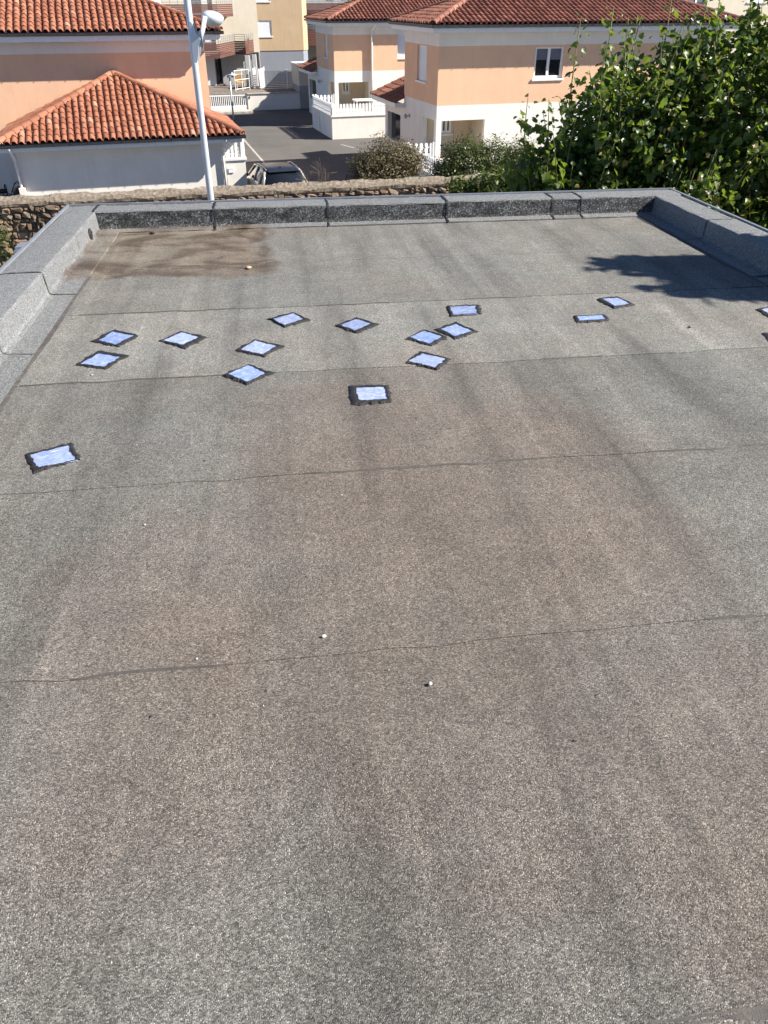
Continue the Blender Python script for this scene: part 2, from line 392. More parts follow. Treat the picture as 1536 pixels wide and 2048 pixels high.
# ================================================================== the flat roof building
fb = thing('flat_roof_building', 'flat roofed building with grey granule membrane and low parapet', 'building', ROOF, (0, 0, 0))
UL, UR, VF = -1.5, 3.28, 6.82                      # inner faces of the parapets
bw = MB(); bw.prism([(-1.74, -2.5), (3.57, -2.5), (3.57, 7.10), (-1.74, 7.10)], -5.7, -.03); bw.build('wall', 'stucco_building', fb)
def wob(x, seed, a=.008):
    return a * (math.sin(x * 2.1 + seed) * .6 + math.sin(x * 5.7 + seed * 2.3) * .35 + math.sin(x * 17 + seed * 3.1) * .22)
SEAMS = [-2.45, -.45, .56, 1.57, 2.58, 3.61, 4.64, 5.66]
TONE = [.88, .88, .86, .90, .93, 1.22, 1.04, 1.06]
for i, v0 in enumerate(SEAMS):
    v1 = SEAMS[i + 1] + .07 if i + 1 < len(SEAMS) else 6.86
    N, K = 90, 7; m = MB(); z1 = .0005
    us = [UL - .02 + (UR - UL + .04) * j / N for j in range(N + 1)]
    for kk in range(K + 1):
        for u in us:
            f = kk / K
            v = v0 + (v1 - v0) * f + (wob(u, i * 1.7) + (.012 * max(0, math.sin(u * 6.3 + i * 4) - .82) / .18 * -1) if kk == 0 else 0)
            z = (.0034 if i < 7 else .001) * (1 - f) + z1 + .0008 * math.sin(u * 3.1 + i) * math.sin(f * 3.1) + .0005 * math.sin(u * 7.7 + 2 * i) * math.sin(f * 3.1)
            m.v.append((u, v, z))
    for kk in range(K):
        for j in range(N):
            a = kk * (N + 1) + j; m.f.append((a, a + 1, a + N + 2, a + N + 1)); m.m.append(0)
    n = len(m.v)
    for j, u in enumerate(us): x, y, z = m.v[j]; m.v.append((x, y, -.002))
    for j in range(N): m.f.append((n + j, n + j + 1, j + 1, j)); m.m.append(0)
    o = m.build('membrane_sheet', 'roof_membrane', fb, smooth=False); t = TONE[i]; o.color = (t, t, t, 1)
    if -.5 < v0 < 5:                                   # squeezed-out bitumen along the lap, in irregular runs
        u = UL + .18 + random.random() * .2
        while u < UR - .2:
            L = random.uniform(.25, 1.1) if random.random() < .8 else random.uniform(.05, .2)
            e = min(u + L, UR - .18); c = MB(); n = max(4, int((e - u) / .012)); wmax = random.uniform(.002, .0075) if v0 < 3 else random.uniform(.0015, .004)
            for j in range(n + 1):
                uu = u + (e - u) * j / n; w = wmax * max(0.0, math.sin(math.pi * j / n)) ** .4 * (.45 + .55 * abs(math.sin(uu * 9 + i)) + .25 * random.random()) + .0006
                vv = v0 + wob(uu, i * 1.7) + (.012 * max(0, math.sin(uu * 6.3 + i * 4) - .82) / .18 * -1)
                c.v += [(uu, vv - w, .0015), (uu, vv + .002, .0062)]
            for j in range(n): c.f.append((2*j, 2*j + 2, 2*j + 3, 2*j + 1)); c.m.append(0)
            c.build('seam_bead', 'bead', fb); u = e + random.uniform(.3, 1.6)
# big bitumen smear near the bottom edge of the view
c = MB(); n = 40
for j in range(n + 1):
    uu = .545 + .55 * j / n; w = .011 * max(0.0, math.sin(math.pi * min(1, j / n + .04))) ** .5 * (.7 + .5 * abs(math.sin(uu * 23)))
    c.v += [(uu, .556 - w + .003 * math.sin(uu * 31) * min(1, j / 6), .0012), (uu, .562, .0052)]
for j in range(n): c.f.append((2*j, 2*j + 2, 2*j + 3, 2*j + 1)); c.m.append(0)
c.build('seam_bead', 'bead', fb)

# parapet pieces: a profile (d = distance outwards from inner face, z) swept along the edge
def profile(off=0.0, foot=.17):
    p = [(-foot - .004, -.001), (-foot, .0058 + off * .5), (-.035, .0085 + off), (-.012, .016 + off), (-.002 - off, .034), (.006 - off, .134 + off)]
    for a in (10, 40, 70): p.append((.020 - .014 * math.cos(R(a)) , .138 + off + .014 * math.sin(R(a))))
    return p + [(.06, .153 + off), (.22, .151 + off), (.262, .146 + off), (.272, .05)]
def sweep(name, prof, fn, a0, a1, seed, tone, wobble=.003):
    m = MB(); n = max(3, int(abs(a1 - a0) / .10)); K = len(prof)
    for j in range(n + 1):
        for q, (d, z) in enumerate(prof):
            f = j / n; a = a0 + (a1 - a0) * f
            if j in (0, n): a += wobble * math.sin(q * 1.7 + seed * 2.1) * .5
            jit = .0025 * math.sin(a * 13 + q * 2 + seed) * (1 if q < K - 2 else 0)
            dd = d + jit * (1 if q > 0 else 2.5); m.v.append(fn(dd, a, z))
    for j in range(n):
        for q in range(K - 1):
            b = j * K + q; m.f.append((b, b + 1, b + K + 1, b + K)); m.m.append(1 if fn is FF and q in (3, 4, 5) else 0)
    o = m.build(name, ['parapet_membrane', 'parapet_shade_tint'], fb, smooth=False); o.color = (tone, tone, tone, 1); return o
def bead(prof, fn, a, w, seed, upto=None, lift=.004):
    m = MB(); K = len(prof) - 1
    pts = []
    for q in range(K):
        (d0, z0), (d1, z1) = prof[q], prof[q + 1]; st = max(1, int(math.hypot(d1 - d0, z1 - z0) / .012))
        for j in range(st): f = j / st; pts.append((d0 + (d1 - d0) * f, z0 + (z1 - z0) * f))
    pts = pts[:upto] if upto else pts
    n = len(pts)
    for j, (d, z) in enumerate(pts):
        ww = w * (.35 + .65 * abs(math.sin(j * .35 + seed)) + .4 * random.random()); s = .12 * w * math.sin(j * .22 + seed)
        dz = lift if d > .02 or d < -.004 else lift * .3; dd = -lift if -.004 <= d <= .03 else 0
        m.v += [fn(d + dd, a + s - ww / 2, z + dz), fn(d + dd, a + s + ww / 2, z + dz)]
    for j in range(n - 1): m.f.append((2*j, 2*j + 1, 2*j + 3, 2*j + 2)); m.m.append(0)
    m.build('lap_bead', 'bitumen' if w > .01 else 'bead', fb)
FL = lambda d, a, z: (UL - d, a, z)
FR = lambda d, a, z: (UR + d, a, z)
FF = lambda d, a, z: (a, VF + d, z + .002)
js = [-2.4, -1.0, .02, 1.02, 2.03, 3.04, 4.04, 5.05, 6.07, 6.90]
for i in range(len(js) - 1):
    sweep('parapet_sheet', profile(.004 * (i % 2)), FL, js[i] - (.0 if i % 2 else .03), js[i + 1] + (.0 if i % 2 else .03), i, 1.02 + .05 * math.sin(i * 2.3))
    if i and js[i] > 1: bead(profile(.004), FL, js[i] + (0 if i % 2 else -.03), .006, i, upto=42)
js = [-2.4, -1.2, -.2, .8, 1.8, 2.82, 3.82, 4.84, 5.88, 6.90]
for i in range(len(js) - 1):
    sweep('parapet_sheet', profile(.004 * (i % 2), .15), FR, js[i] - (.0 if i % 2 else .03), js[i + 1] + (.0 if i % 2 else .03), i + 3, 1.0 + .05 * math.sin(i * 1.9))
    if i and js[i] > 1: bead(profile(.004, .15), FR, js[i] + (0 if i % 2 else -.03), .011, i + 2, upto=40)
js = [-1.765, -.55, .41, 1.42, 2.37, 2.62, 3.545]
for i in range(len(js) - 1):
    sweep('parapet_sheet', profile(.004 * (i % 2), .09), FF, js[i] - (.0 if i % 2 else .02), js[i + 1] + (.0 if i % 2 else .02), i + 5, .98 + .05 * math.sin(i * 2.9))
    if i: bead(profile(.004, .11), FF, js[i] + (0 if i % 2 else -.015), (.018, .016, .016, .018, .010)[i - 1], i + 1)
bead(profile(.004, .02), FF, -1.52, .02, 9)
# dark bead where the foot strips end on the roof
def footbead(fn, a0, a1, w, seed):
    m = MB(); n = int((a1 - a0) / .03)
    for j in range(n + 1):
        a = a0 + (a1 - a0) * j / n; ww = w * (.3 + .7 * abs(math.sin(a * 2.3 + seed)) ** 2 + .35 * random.random())
        m.v += [fn(-.003, a, .0090), fn(.005 + ww, a + .002, .0046)]
    for j in range(n): m.f.append((2*j, 2*j + 1, 2*j + 3, 2*j + 2)); m.m.append(0)
    m.build('foot_bead', 'bead', fb)
footbead(lambda d, a, z: (UL + .17 + d, a, z), 1.0, 5.45, .016, 1)
footbead(lambda d, a, z: (UR - .15 - d, a, z), 2.0, 6.70, .022, 2)
footbead(lambda d, a, z: (a, VF - .09 - d, z), -.15, 3.10, .005, 3)
# metal edge strips on the outside of the parapet
for nm, pts in (('edge_strip', ((UL - .262, -2.4, .150), (UL - .283, 7.10, .163))), ('edge_strip', ((UL - .283, 7.085, .151), (UR + .283, 7.103, .165))), ('edge_strip', ((UR + .262, -2.4, .150), (UR + .283, 7.083, .163)))):
    boxpart(nm, 'roof_edge_metal', fb, pts)
# rain outlet through the left parapet
m = MB(); n = 20
for j in range(n):
    a = 2 * math.pi * j / n; m.v.append((UL + .0145, 6.47 + .032 * math.cos(a) * (1 + .15 * math.sin(3 * a)), .052 + .036 * math.sin(a)))
for j in range(n):
    a = 2 * math.pi * j / n; m.v.append((UL + .005, 6.47 + .046 * math.cos(a), .054 + .050 * math.sin(a)))
m.f.append(tuple(range(n))); m.m.append(0)
for j in range(n): m.f.append((j, n + j, n + (j + 1) % n, (j + 1) % n)); m.m.append(0)
m.build('rain_outlet', 'bitumen', fb)
m = MB(); m.box((UL - .40, 5.85, -.06), (UL - .284, 6.02, .10)); m.box((UL - .39, 5.86, .10), (UL - .30, 6.01, .12)); m.build('hopper', 'zinc', fb)

# ------------------------------------------------------------------ test patches with blue film
PATCH = [
 ("blue film patch, upper of the pair by the left parapet", ((-1.081,4.174),(-0.980,4.352),(-0.826,4.234),(-0.914,4.069),(-1.034,4.176),(-0.984,4.312),(-0.855,4.230),(-0.934,4.102)), 0),
 ("blue film patch, lower of the pair by the left parapet", ((-1.091,3.838),(-1.008,4.030),(-0.845,3.936),(-0.934,3.758),(-1.064,3.841),(-1.002,3.979),(-0.882,3.913),(-0.941,3.785)), 0),
 ("blue patch nearest the camera, alone at the left, thick black border", ((-1.095,2.879),(-0.936,2.963),(-0.863,2.807),(-1.022,2.723),(-1.070,2.872),(-0.938,2.937),(-0.883,2.801),(-1.017,2.758)), 1),
 ("blue patch between the left pair and the patch lying on a seam", ((-0.708,4.132),(-0.603,4.269),(-0.460,4.162),(-0.557,3.999),(-0.686,4.129),(-0.595,4.252),(-0.498,4.159),(-0.574,4.046)), 0),
 ("farthest blue patch of the three stepping back left of centre", ((-0.116,4.417),(0.023,4.516),(0.124,4.376),(-0.023,4.266),(-0.087,4.404),(0.035,4.496),(0.087,4.381),(-0.023,4.291)), 0),
 ("small diamond blue patch just left of the middle of the far row", ((0.265,4.253),(0.397,4.375),(0.512,4.246),(0.371,4.106),(0.290,4.250),(0.397,4.339),(0.472,4.251),(0.369,4.147)), 0),
 ("middle blue patch of the three stepping back left of centre", ((-0.294,3.935),(-0.190,4.079),(-0.040,3.967),(-0.141,3.821),(-0.260,3.937),(-0.187,4.063),(-0.072,3.964),(-0.148,3.851)), 0),
 ("diamond blue patch lying across a membrane seam left of centre", ((-0.338,3.602),(-0.219,3.722),(-0.088,3.607),(-0.223,3.476),(-0.314,3.611),(-0.216,3.709),(-0.130,3.593),(-0.219,3.499)), 0),
 ("square blue patch alone near the roof's centre line, nearer than the rows", ((0.269,3.386),(0.459,3.379),(0.441,3.187),(0.258,3.184),(0.296,3.359),(0.432,3.353),(0.428,3.216),(0.296,3.217)), 1),
 ("square blue patch behind the two patches that touch", ((0.966,4.512),(1.161,4.505),(1.148,4.346),(0.951,4.318),(0.980,4.491),(1.138,4.489),(1.113,4.342),(0.970,4.334)), 1),
 ("right one of the two blue patches that touch", ((0.815,4.112),(0.955,4.221),(1.054,4.048),(0.900,3.956),(0.848,4.108),(0.955,4.178),(1.020,4.052),(0.905,3.979)), 2),
 ("left one of the two blue patches that touch", ((0.628,3.977),(0.756,4.120),(0.864,3.985),(0.757,3.861),(0.659,3.996),(0.752,4.096),(0.837,3.988),(0.743,3.885)), 2),
 ("pale blue patch on a seam in front of the two that touch", ((0.575,3.644),(0.677,3.791),(0.821,3.665),(0.721,3.538),(0.596,3.661),(0.685,3.754),(0.798,3.668),(0.712,3.559)), 2),
 ("narrow oblong blue patch in front of a white one, right side of roof", ((1.672,4.222),(1.863,4.223),(1.841,4.128),(1.652,4.119),(1.690,4.219),(1.842,4.217),(1.833,4.147),(1.672,4.142)), 1),
 ("whitish patch nearest the tree shadow on the roof", ((1.921,4.522),(2.055,4.555),(2.110,4.387),(1.964,4.349),(1.955,4.517),(2.059,4.524),(2.087,4.400),(1.975,4.367)), 2),
 ("whitish patch cut by the right edge of the picture", ((2.793,4.200),(2.956,4.264),(3.023,4.160),(2.801,4.026),(2.821,4.187),(2.946,4.236),(2.993,4.164),(2.830,4.066)), 2),
 ("patch of which only a black border corner enters at the right edge", ((2.615,3.814),(2.798,3.822),(2.714,3.645),(2.558,3.635),(2.660,3.784),(2.756,3.788),(2.702,3.669),(2.612,3.658)), 1)]
def lerp2(a, b, f): return (a[0] + (b[0] - a[0]) * f, a[1] + (b[1] - a[1]) * f)
def edgepts(q, n, j, rng):
    out = []; cx = sum(p[0] for p in q) / 4; cy = sum(p[1] for p in q) / 4
    drift = 0
    for e in range(4):
        for i in range(n):
            p = lerp2(q[e], q[(e + 1) % 4], i / n); dx, dy = p[0] - cx, p[1] - cy; L = math.hypot(dx, dy)
            drift = drift * .6 + rng.gauss(0, j); out.append((p[0] + dx / L * drift, p[1] + dy / L * drift))
    return out
def roofz(u, v):                                   # height of the membrane at (u, v)
    i = max(k for k in range(len(SEAMS)) if SEAMS[k] <= v); v0 = SEAMS[i]; v1 = SEAMS[i + 1] + .07 if i + 1 < len(SEAMS) else 6.86
    f = (v - v0) / (v1 - v0); return .0034 * (1 - f) + .0005
for pi, (lab, q, typ) in enumerate(PATCH):
    rg = random.Random(100 + pi); outer, inner = q[:4], q[4:]
    ox = sum(a[0] for a in outer) / 4; oy = sum(a[1] for a in outer) / 4
    outer = [(ox + (a[0] - ox) * 1.04, oy + (a[1] - oy) * 1.04) for a in outer]; inner = [(ox + (a[0] - ox) * 1.0, oy + (a[1] - oy) * 1.0) for a in inner]
    cx = sum(p[0] for p in outer) / 4; cy = sum(p[1] for p in outer) / 4; zb = .0105
    root = thing('roof_patch', lab, 'roof patch', ROOF, (cx, cy, 0), 'blue film patches on the roof')
    n = 22; A = edgepts(outer, n, .0044, rg); B = edgepts(inner, n, .0021, rg); m = MB()
    C_ = [lerp2(a, b, .22) for a, b in zip(A, B)]; D_ = [lerp2(a, b, .6) for a, b in zip(A, B)]
    for ring, z in ((A, .0030), (C_, zb - .0015), (D_, zb + .0015), (B, zb)):
        m.v += [(x, y, z + (0 if z < .0035 else rg.gauss(0, .0005))) for x, y in ring]
    K = 4 * n
    for r_ in range(3):
        for i in range(K): m.f.append((r_*K + i, r_*K + (i + 1) % K, (r_ + 1)*K + (i + 1) % K, (r_ + 1)*K + i)); m.m.append(0)
    m.build('bitumen_border', 'bitumen', root)
    G = 10; m = MB(); uvs = []
    i2 = [((p[0] - cx) * 1.10 + cx, (p[1] - cy) * 1.10 + cy) for p in inner]
    for a in range(G + 1):
        for b in range(G + 1):
            p = lerp2(lerp2(i2[0], i2[1], b / G), lerp2(i2[3], i2[2], b / G), a / G); m.v.append((p[0], p[1], zb - .0022 + rg.gauss(0, .0004)))
            uvs.append((b / G, a / G) if typ == 2 else (a / G, b / G))
    for a in range(G):
        for b in range(G): i = a * (G + 1) + b; m.f.append((i, i + G + 1, i + G + 2, i + 1)); m.m.append(0)
    o = m.build('film', 'blue_film', root)
    ul = o.data.uv_layers.new(name='UVMap')
    for lp in o.data.loops: ul.data[lp.index].uv = uvs[lp.vertex_index]

# ------------------------------------------------------------------ loose bits on the roof
def pebble(name, lab, u, v, r, mat, flat=.6, seed=0):
    r *= .68 if 'pebble' in name else 1
    rg = random.Random(seed); bm = bmesh.new(); bmesh.ops.create_icosphere(bm, subdivisions=2, radius=1)
    for w in bm.verts: w.co = Vector((w.co.x * r * 1.25, w.co.y * r, w.co.z * r * flat)) * rg.uniform(.78, 1.15)
    me = bpy.data.meshes.new(name); bm.to_mesh(me); bm.free(); me.materials.append(MAT[mat])
    o = bpy.data.objects.new(name, me); COL.objects.link(o); o.matrix_world = ROOF @ Matrix.Translation((u, v, .006 + r * flat * .6)) @ zrot(rg.uniform(0, 180))
    return tag(o, lab, 'pebble' if 'pebble' in name else 'debris', 'loose bits on the roof')
pebble('pebble', 'small white pebble just above the nearest long seam', .036, 1.637, .0085, 'pebble_white', .7, 1)
pebble('pebble', 'white pebble just below the nearest long seam, right of centre', .305, 1.415, .0080, 'pebble_white', .7, 2)
pebble('tile_chip', 'pale orange chip lying in the brown pond stain', -.25, 5.52, .019, 'pebble_orange', .5, 3)
pebble('pebble', 'tiny pale pebble on the left below the lone patch', -.548, 2.292, .0055, 'pebble_white', .6, 4)
pebble('pebble', 'tiny pale pebble touching the nearest long seam at left', -.317, 1.592, .0050, 'pebble_white', .6, 5)
pebble('pebble', 'tiny pale pebble in the centre beyond the white one', .149, 2.401, .0045, 'pebble_white', .6, 6)
pebble('pebble', 'pale pebble in front of the left pair of blue patches', -.985, 3.694, .0075, 'pebble_white', .6, 7)
pebble('dark_chip', 'small dark chip on the right, below the narrow patch', 2.253, 3.953, .0080, 'pebble_dark', .6, 8)
pebble('dark_chip', 'small dark chip by the far parapet foot above the stain', -1.05, 6.66, .020, 'pebble_dark', .5, 9)

rg = random.Random(77)
for nm, lab, mt, cnt in (('grit', 'fine pale grit scattered over the roof membrane', 'pebble_white', 150), ('leaf_litter', 'fine dark plant litter scattered over the roof membrane', 'pebble_dark', 170)):
    m = MB()
    for _ in range(cnt):
        u, v = rg.uniform(-1.3, 3.0), rg.uniform(.4, 6.6); r = rg.uniform(.0010, .0028); ln = r * rg.uniform(1, 3.0 if mt == 'pebble_dark' else 1.5); a = rg.uniform(0, 3.14)
        z = .0045; d = Vector((math.cos(a), math.sin(a), 0)); n = Vector((-d.y, d.x, 0)); c = Vector((u, v, z)); k0 = len(m.v)
        m.v += [tuple(c + d * ln), tuple(c + n * r), tuple(c - d * ln), tuple(c - n * r), tuple(c + Vector((0, 0, r)))]
        m.f += [(k0, k0 + 1, k0 + 4), (k0 + 1, k0 + 2, k0 + 4), (k0 + 2, k0 + 3, k0 + 4), (k0 + 3, k0, k0 + 4)]; m.m += [0] * 4
    tag(m.build(nm, mt, None, frame=ROOF), lab, 'grit' if nm == 'grit' else 'litter', kind='stuff')

# ================================================================== old stone wall
wz = 2.40
def wp(s, t):                                      # site coordinates -> wall frame
    p = WALLF.inverted() @ SITE @ Vector((s, t, 0)); return p.x, p.y
wx0, wy = wp(-8, 25.15); wx1, _ = wp(14.5, 23.65)
wy = (wp(-8, 25.15)[1] + wp(14.5, 23.65)[1]) / 2
sw = thing('stone_wall', 'old rubble stone wall with rounded mortar coping behind the flat roof', 'wall', WALLF, (wx0, wy, 0))
m = MB(); m.box((wx0, wy - .46, -.02), (wx1, wy - .02, wz - .2)); m.build('mortar_core', 'mortar', sw)
x = wx0; prof = [(-.50, -.20), (-.515, -.12), (-.47, -.04), (-.36, .0), (-.22, .015), (-.08, .0), (.02, -.05), (.04, -.12), (.03, -.20)]
while x < wx1:
    L = random.uniform(1.1, 2.3); e = min(x + L, wx1); m = MB(); n = max(3, int((e - x) / .07)); K = len(prof)
    for j in range(n + 1):
        a = x + (e - x) * j / n
        for d, z in prof:
            q = .018 * math.sin(a * 3.1 + d * 9) + .012 * math.sin(a * 7.9 + z * 30) + random.uniform(-.014, .014)
            m.v.append((a, wy + d + q * .6, wz + z + (q if z > -.19 else 0)))
    for j in range(n):
        for q in range(K - 1): b = j * K + q; m.f.append((b, b + K, b + K + 1, b + 1)); m.m.append(0)
        b = j * K; m.f.append((b, b + K - 1, b + 2 * K - 1, b + K)); m.m.append(0)
    m.build('coping', 'coping', sw, smooth=False); x = e + .004
stones = []
for sv in range(12):
    rg = random.Random(sv); bm = bmesh.new(); bmesh.ops.create_cube(bm, size=1)
    bmesh.ops.bevel(bm, geom=bm.edges[:], offset=.16, segments=1, affect='EDGES')
    for w in bm.verts: w.co += Vector((rg.uniform(-.15, .15), rg.uniform(-.2, .2), rg.uniform(-.15, .15)))
    bm.normal_update(); me = bpy.data.meshes.new('stone'); bm.to_mesh(me); bm.free(); me.materials.append(MAT['stone']); stones.append(me)
rest = bmesh.new(); nst = 0
z = wz - .22; row = 0
while z > 0:
    h = random.uniform(.11, .24); x = wx0 + random.uniform(0, .2)
    while x < wx1:
        w = random.choice((.11, .15, .19, .24, .33)) * random.uniform(.85, 1.2) * (1.3 if row > 6 else 1); hh = h * random.uniform(.62, 1.05)
        mat4 = Matrix.Translation((x + w / 2, wy - .47 + random.uniform(-.05, .04), z - h / 2 + random.uniform(-.03, .03))) @ Matrix.Rotation(random.uniform(-.1, .45), 4, 'Y') @ Matrix.Rotation(random.uniform(-.35, .35), 4, 'Z') @ Matrix.Diagonal((w * .92, random.uniform(.12, .22), hh * .94, 1))
        s_ = x
        vis = (-6.3 + 1.6 < s_ - 0 < 11.3 and row < 2) or (-5.4 < s_ < -1.2)
        if vis and nst < 300:
            child('stone', stones[random.randrange(12)], sw, mat4); nst += 1
        else:
            k0 = len(rest.verts); rest.from_mesh(stones[random.randrange(12)]); rest.verts.ensure_lookup_table()
            bmesh.ops.transform(rest, matrix=Matrix.Translation(-ORG[sw.name]) @ mat4, verts=rest.verts[k0:])
        x += w + random.uniform(.005, .03)
    z -= h; row += 1
me = bpy.data.meshes.new('stonework'); rest.to_mesh(me); rest.free(); me.materials.append(MAT['stone'])
o = bpy.data.objects.new('stonework', me); COL.objects.link(o); o.parent = sw; o['kind'] = 'stuff'; ORG[o.name] = ORG[sw.name]

# ================================================================== roof tiles
def tile_mesh(w, l, mat):
    m = MB(); pr = [(.02 * w, .004)]
    for a in range(0, 181, 26): pr.append((.38 * w - .36 * w * math.cos(R(min(a, 180))), .010 + .36 * w * math.sin(R(min(a, 180)))))
    pr += [(.77 * w, .004), (1.03 * w, .004)]; K = len(pr); th = .026
    m.v += [(x, -.035, z + .040) for x, z in pr] + [(x, l, z + .002) for x, z in pr] + [(x, -.035, z + .040 - th) for x, z in pr] + [(x, .10, z + .020 - th) for x, z in pr]
    for j in range(K - 1):
        m.f += [(j, j + 1, K + j + 1, K + j), (2*K + j, 2*K + j + 1, j + 1, j), (3*K + j, 3*K + j + 1, 2*K + j + 1, 2*K + j)]; m.m += [0, 0, 0]
    return m.mesh('tile', mat)
def tile_plane(roof, O, A, B, slope, W, D, half, tw, tl, mat, indiv, stuff_range=None):
    """tiles over a roof plane. O eave corner, A along the eave, B up the slope (horizontal); half: (na, nb, c) kept where na*a+nb*b<=c"""
    A, B, O = Vector((*A, 0)), Vector((*B, 0)), Vector(O); cs = 1 / math.sqrt(1 + slope * slope)
    U = (B + Vector((0, 0, slope))).normalized(); N = A.cross(U)
    base = Matrix((( A.x, U.x, N.x, 0), (A.y, U.y, N.y, 0), (A.z, U.z, N.z, 0), (0, 0, 0, 1)))
    me = tile_mesh(tw, tl, mat); bl = tl * cs; stuff = bmesh.new(); cnt = 0
    for j in range(int(D / bl) + 1):
        for i in range(int(W / tw) + 1):
            a0, b0 = i * tw, j * bl
            if stuff_range and not stuff_range(i, j): continue
            cor = [(a0 + x, b0 + y) for x in (0, tw) for y in (0, bl)]
            ok = True; cut = []
            for na, nb, c in half:
                d = [na * x + nb * y - c for x, y in cor]
                if min(d) > 0: ok = False; break
                if max(d) > 0: cut.append((na, nb, c))
            if not ok: continue
            P = O + A * a0 + B * b0 + Vector((0, 0, slope * b0)) + N * .012
            mat4 = Matrix.Translation(P) @ base @ Matrix.Rotation(random.gauss(0, .020), 4, 'Z') @ Matrix.Translation((random.gauss(0, .005), random.gauss(0, .010), abs(random.gauss(0, .003))))
            use = me; single = indiv(i, j, cnt)
            if cut or not single:
                bm = bmesh.new(); bm.from_mesh(me)
                for na, nb, c in cut:
                    no = Vector((na, nb * cs, 0)); dd = c - (na * a0 + nb * b0)
                    bmesh.ops.bisect_plane(bm, geom=bm.verts[:] + bm.edges[:] + bm.faces[:], plane_co=no * (dd / no.length_squared), plane_no=no, clear_outer=True)
                if len(bm.faces) == 0: bm.free(); continue
                if single:
                    use = bpy.data.meshes.new('tile'); bm.to_mesh(use); use.materials.append(MAT[mat])
                else:
                    bmesh.ops.transform(bm, matrix=Matrix.Translation(-ORG[roof.name]) @ mat4, verts=bm.verts[:])
                    tmp = bpy.data.meshes.new('tmp'); bm.to_mesh(tmp); stuff.from_mesh(tmp); bpy.data.meshes.remove(tmp)
                bm.free()
            if single: child('tile', use, roof, mat4); cnt += 1
    if len(stuff.faces):
        s = bpy.data.meshes.new('tile_field'); stuff.to_mesh(s); s.materials.append(MAT[mat])
        o = bpy.data.objects.new('tile_field', s); COL.objects.link(o); o.parent = roof; o['kind'] = 'stuff'; ORG[o.name] = ORG[roof.name]
    stuff.free()
def cap_mesh(l, r, mat):
    m = MB()
    for y, rr in ((0, r * 1.14), (l, r * .86)):
        for j in range(9): a = math.pi * j / 8; m.v.append((-rr * math.cos(a), y, rr * math.sin(a) * .95))
    n = len(m.v)
    for j in range(9): a = math.pi * j / 8; m.v.append((-r * .92 * math.cos(a), 0, r * .92 * math.sin(a) * .9))
    for j in range(8): m.f += [(j, j + 1, 10 + j, 9 + j), (n + j, n + j + 1, j + 1, j)]; m.m += [0, 0]
    return m.mesh('ridge_tile', mat, smooth=False)
def ridge_line(roof, p, q, mat, r=.13, l=.42):
    p, q = Vector(p), Vector(q); d = q - p; L = d.length; d.normalize(); sx = d.cross(Vector((0, 0, 1))).normalized(); up = sx.cross(d)
    n = max(1, int(L / l)); me = cap_mesh(L / n + .05, r, mat)
    for i in range(n):
        P = p + d * (L / n * i - .03) + up * .05
        child('ridge_tile', me, roof, Matrix(((sx.x, d.x, up.x, P.x), (sx.y, d.y, up.y, P.y), (sx.z, d.z, up.z, P.z), (0, 0, 0, 1))) @ Matrix.Rotation(R(3), 4, 'X'))
def gutter_run(root, p, q, out, z, downpipes=(), brackets=True):
    """half-box gutter from p to q (x, y); out = outward unit vector"""
    p, q, o = Vector((*p, 0)), Vector((*q, 0)), Vector((*out, 0)); d = (q - p).normalized(); m = MB()
    pr = [(0, 0), (.004, -.075), (.03, -.105), (.085, -.11), (.118, -.085), (.125, -.008), (.132, .0)]
    n = len(pr)
    for P in (p, q):
        for a, b in pr: v = P + o * a; m.v.append((v.x, v.y, z + b))
    for i in range(n - 1): m.f.append((i, i + 1, n + i + 1, n + i)); m.m.append(0)
    m.f += [tuple(range(n)), tuple(range(n, 2 * n))]; m.m += [0, 0]
    g = m.build('gutter', 'gutter', root)
    if brackets:
        b = MB(); L = (q - p).length
        for i in range(int(L / .6) + 1):
            c = p + d * min(L, .1 + i * .6) + o * .134; b.obox((c.x, c.y, z - .05), d * .012, o * .004, (0, 0, .05))
        b.build('bracket', 'gutter', g)
    return g

def facade(m, P, U, W, levels, holes, depth=.16, inward=None, mats=None):
    """wall face from P along U (2-D unit) width W; levels [(z0, z1, material index)], holes (u0, u1, z0, z1, reveal material)"""
    inward = inward or (-U[1], U[0])
    us = sorted({0, W, *[h[0] for h in holes], *[h[1] for h in holes]}); zs = sorted({*[l[0] for l in levels], *[l[1] for l in levels], *[h[2] for h in holes], *[h[3] for h in holes]})
    pt = lambda u, z, d=0: (P[0] + U[0] * u + inward[0] * d, P[1] + U[1] * u + inward[1] * d, z)
    for a, b in zip(us, us[1:]):
        for z0, z1 in zip(zs, zs[1:]):
            cu, cz = (a + b) / 2, (z0 + z1) / 2
            if any(h[0] < cu < h[1] and h[2] < cz < h[3] for h in holes): continue
            mi = next((l[2] for l in levels if l[0] <= cz <= l[1]), 0)
            m.face([pt(a, z0), pt(b, z0), pt(b, z1), pt(a, z1)], mi)
    for h in holes:
        u0, u1, z0, z1 = h[:4]; mi = h[4] if len(h) > 4 else 0
        m.face([pt(u0, z0), pt(u0, z1), pt(u0, z1, depth), pt(u0, z0, depth)], mi); m.face([pt(u1, z0), pt(u1, z0, depth), pt(u1, z1, depth), pt(u1, z1)], mi)
        m.face([pt(u0, z1), pt(u1, z1), pt(u1, z1, depth), pt(u0, z1, depth)], mi); m.face([pt(u0, z0), pt(u0, z0, depth), pt(u1, z0, depth), pt(u1, z0)], mi)
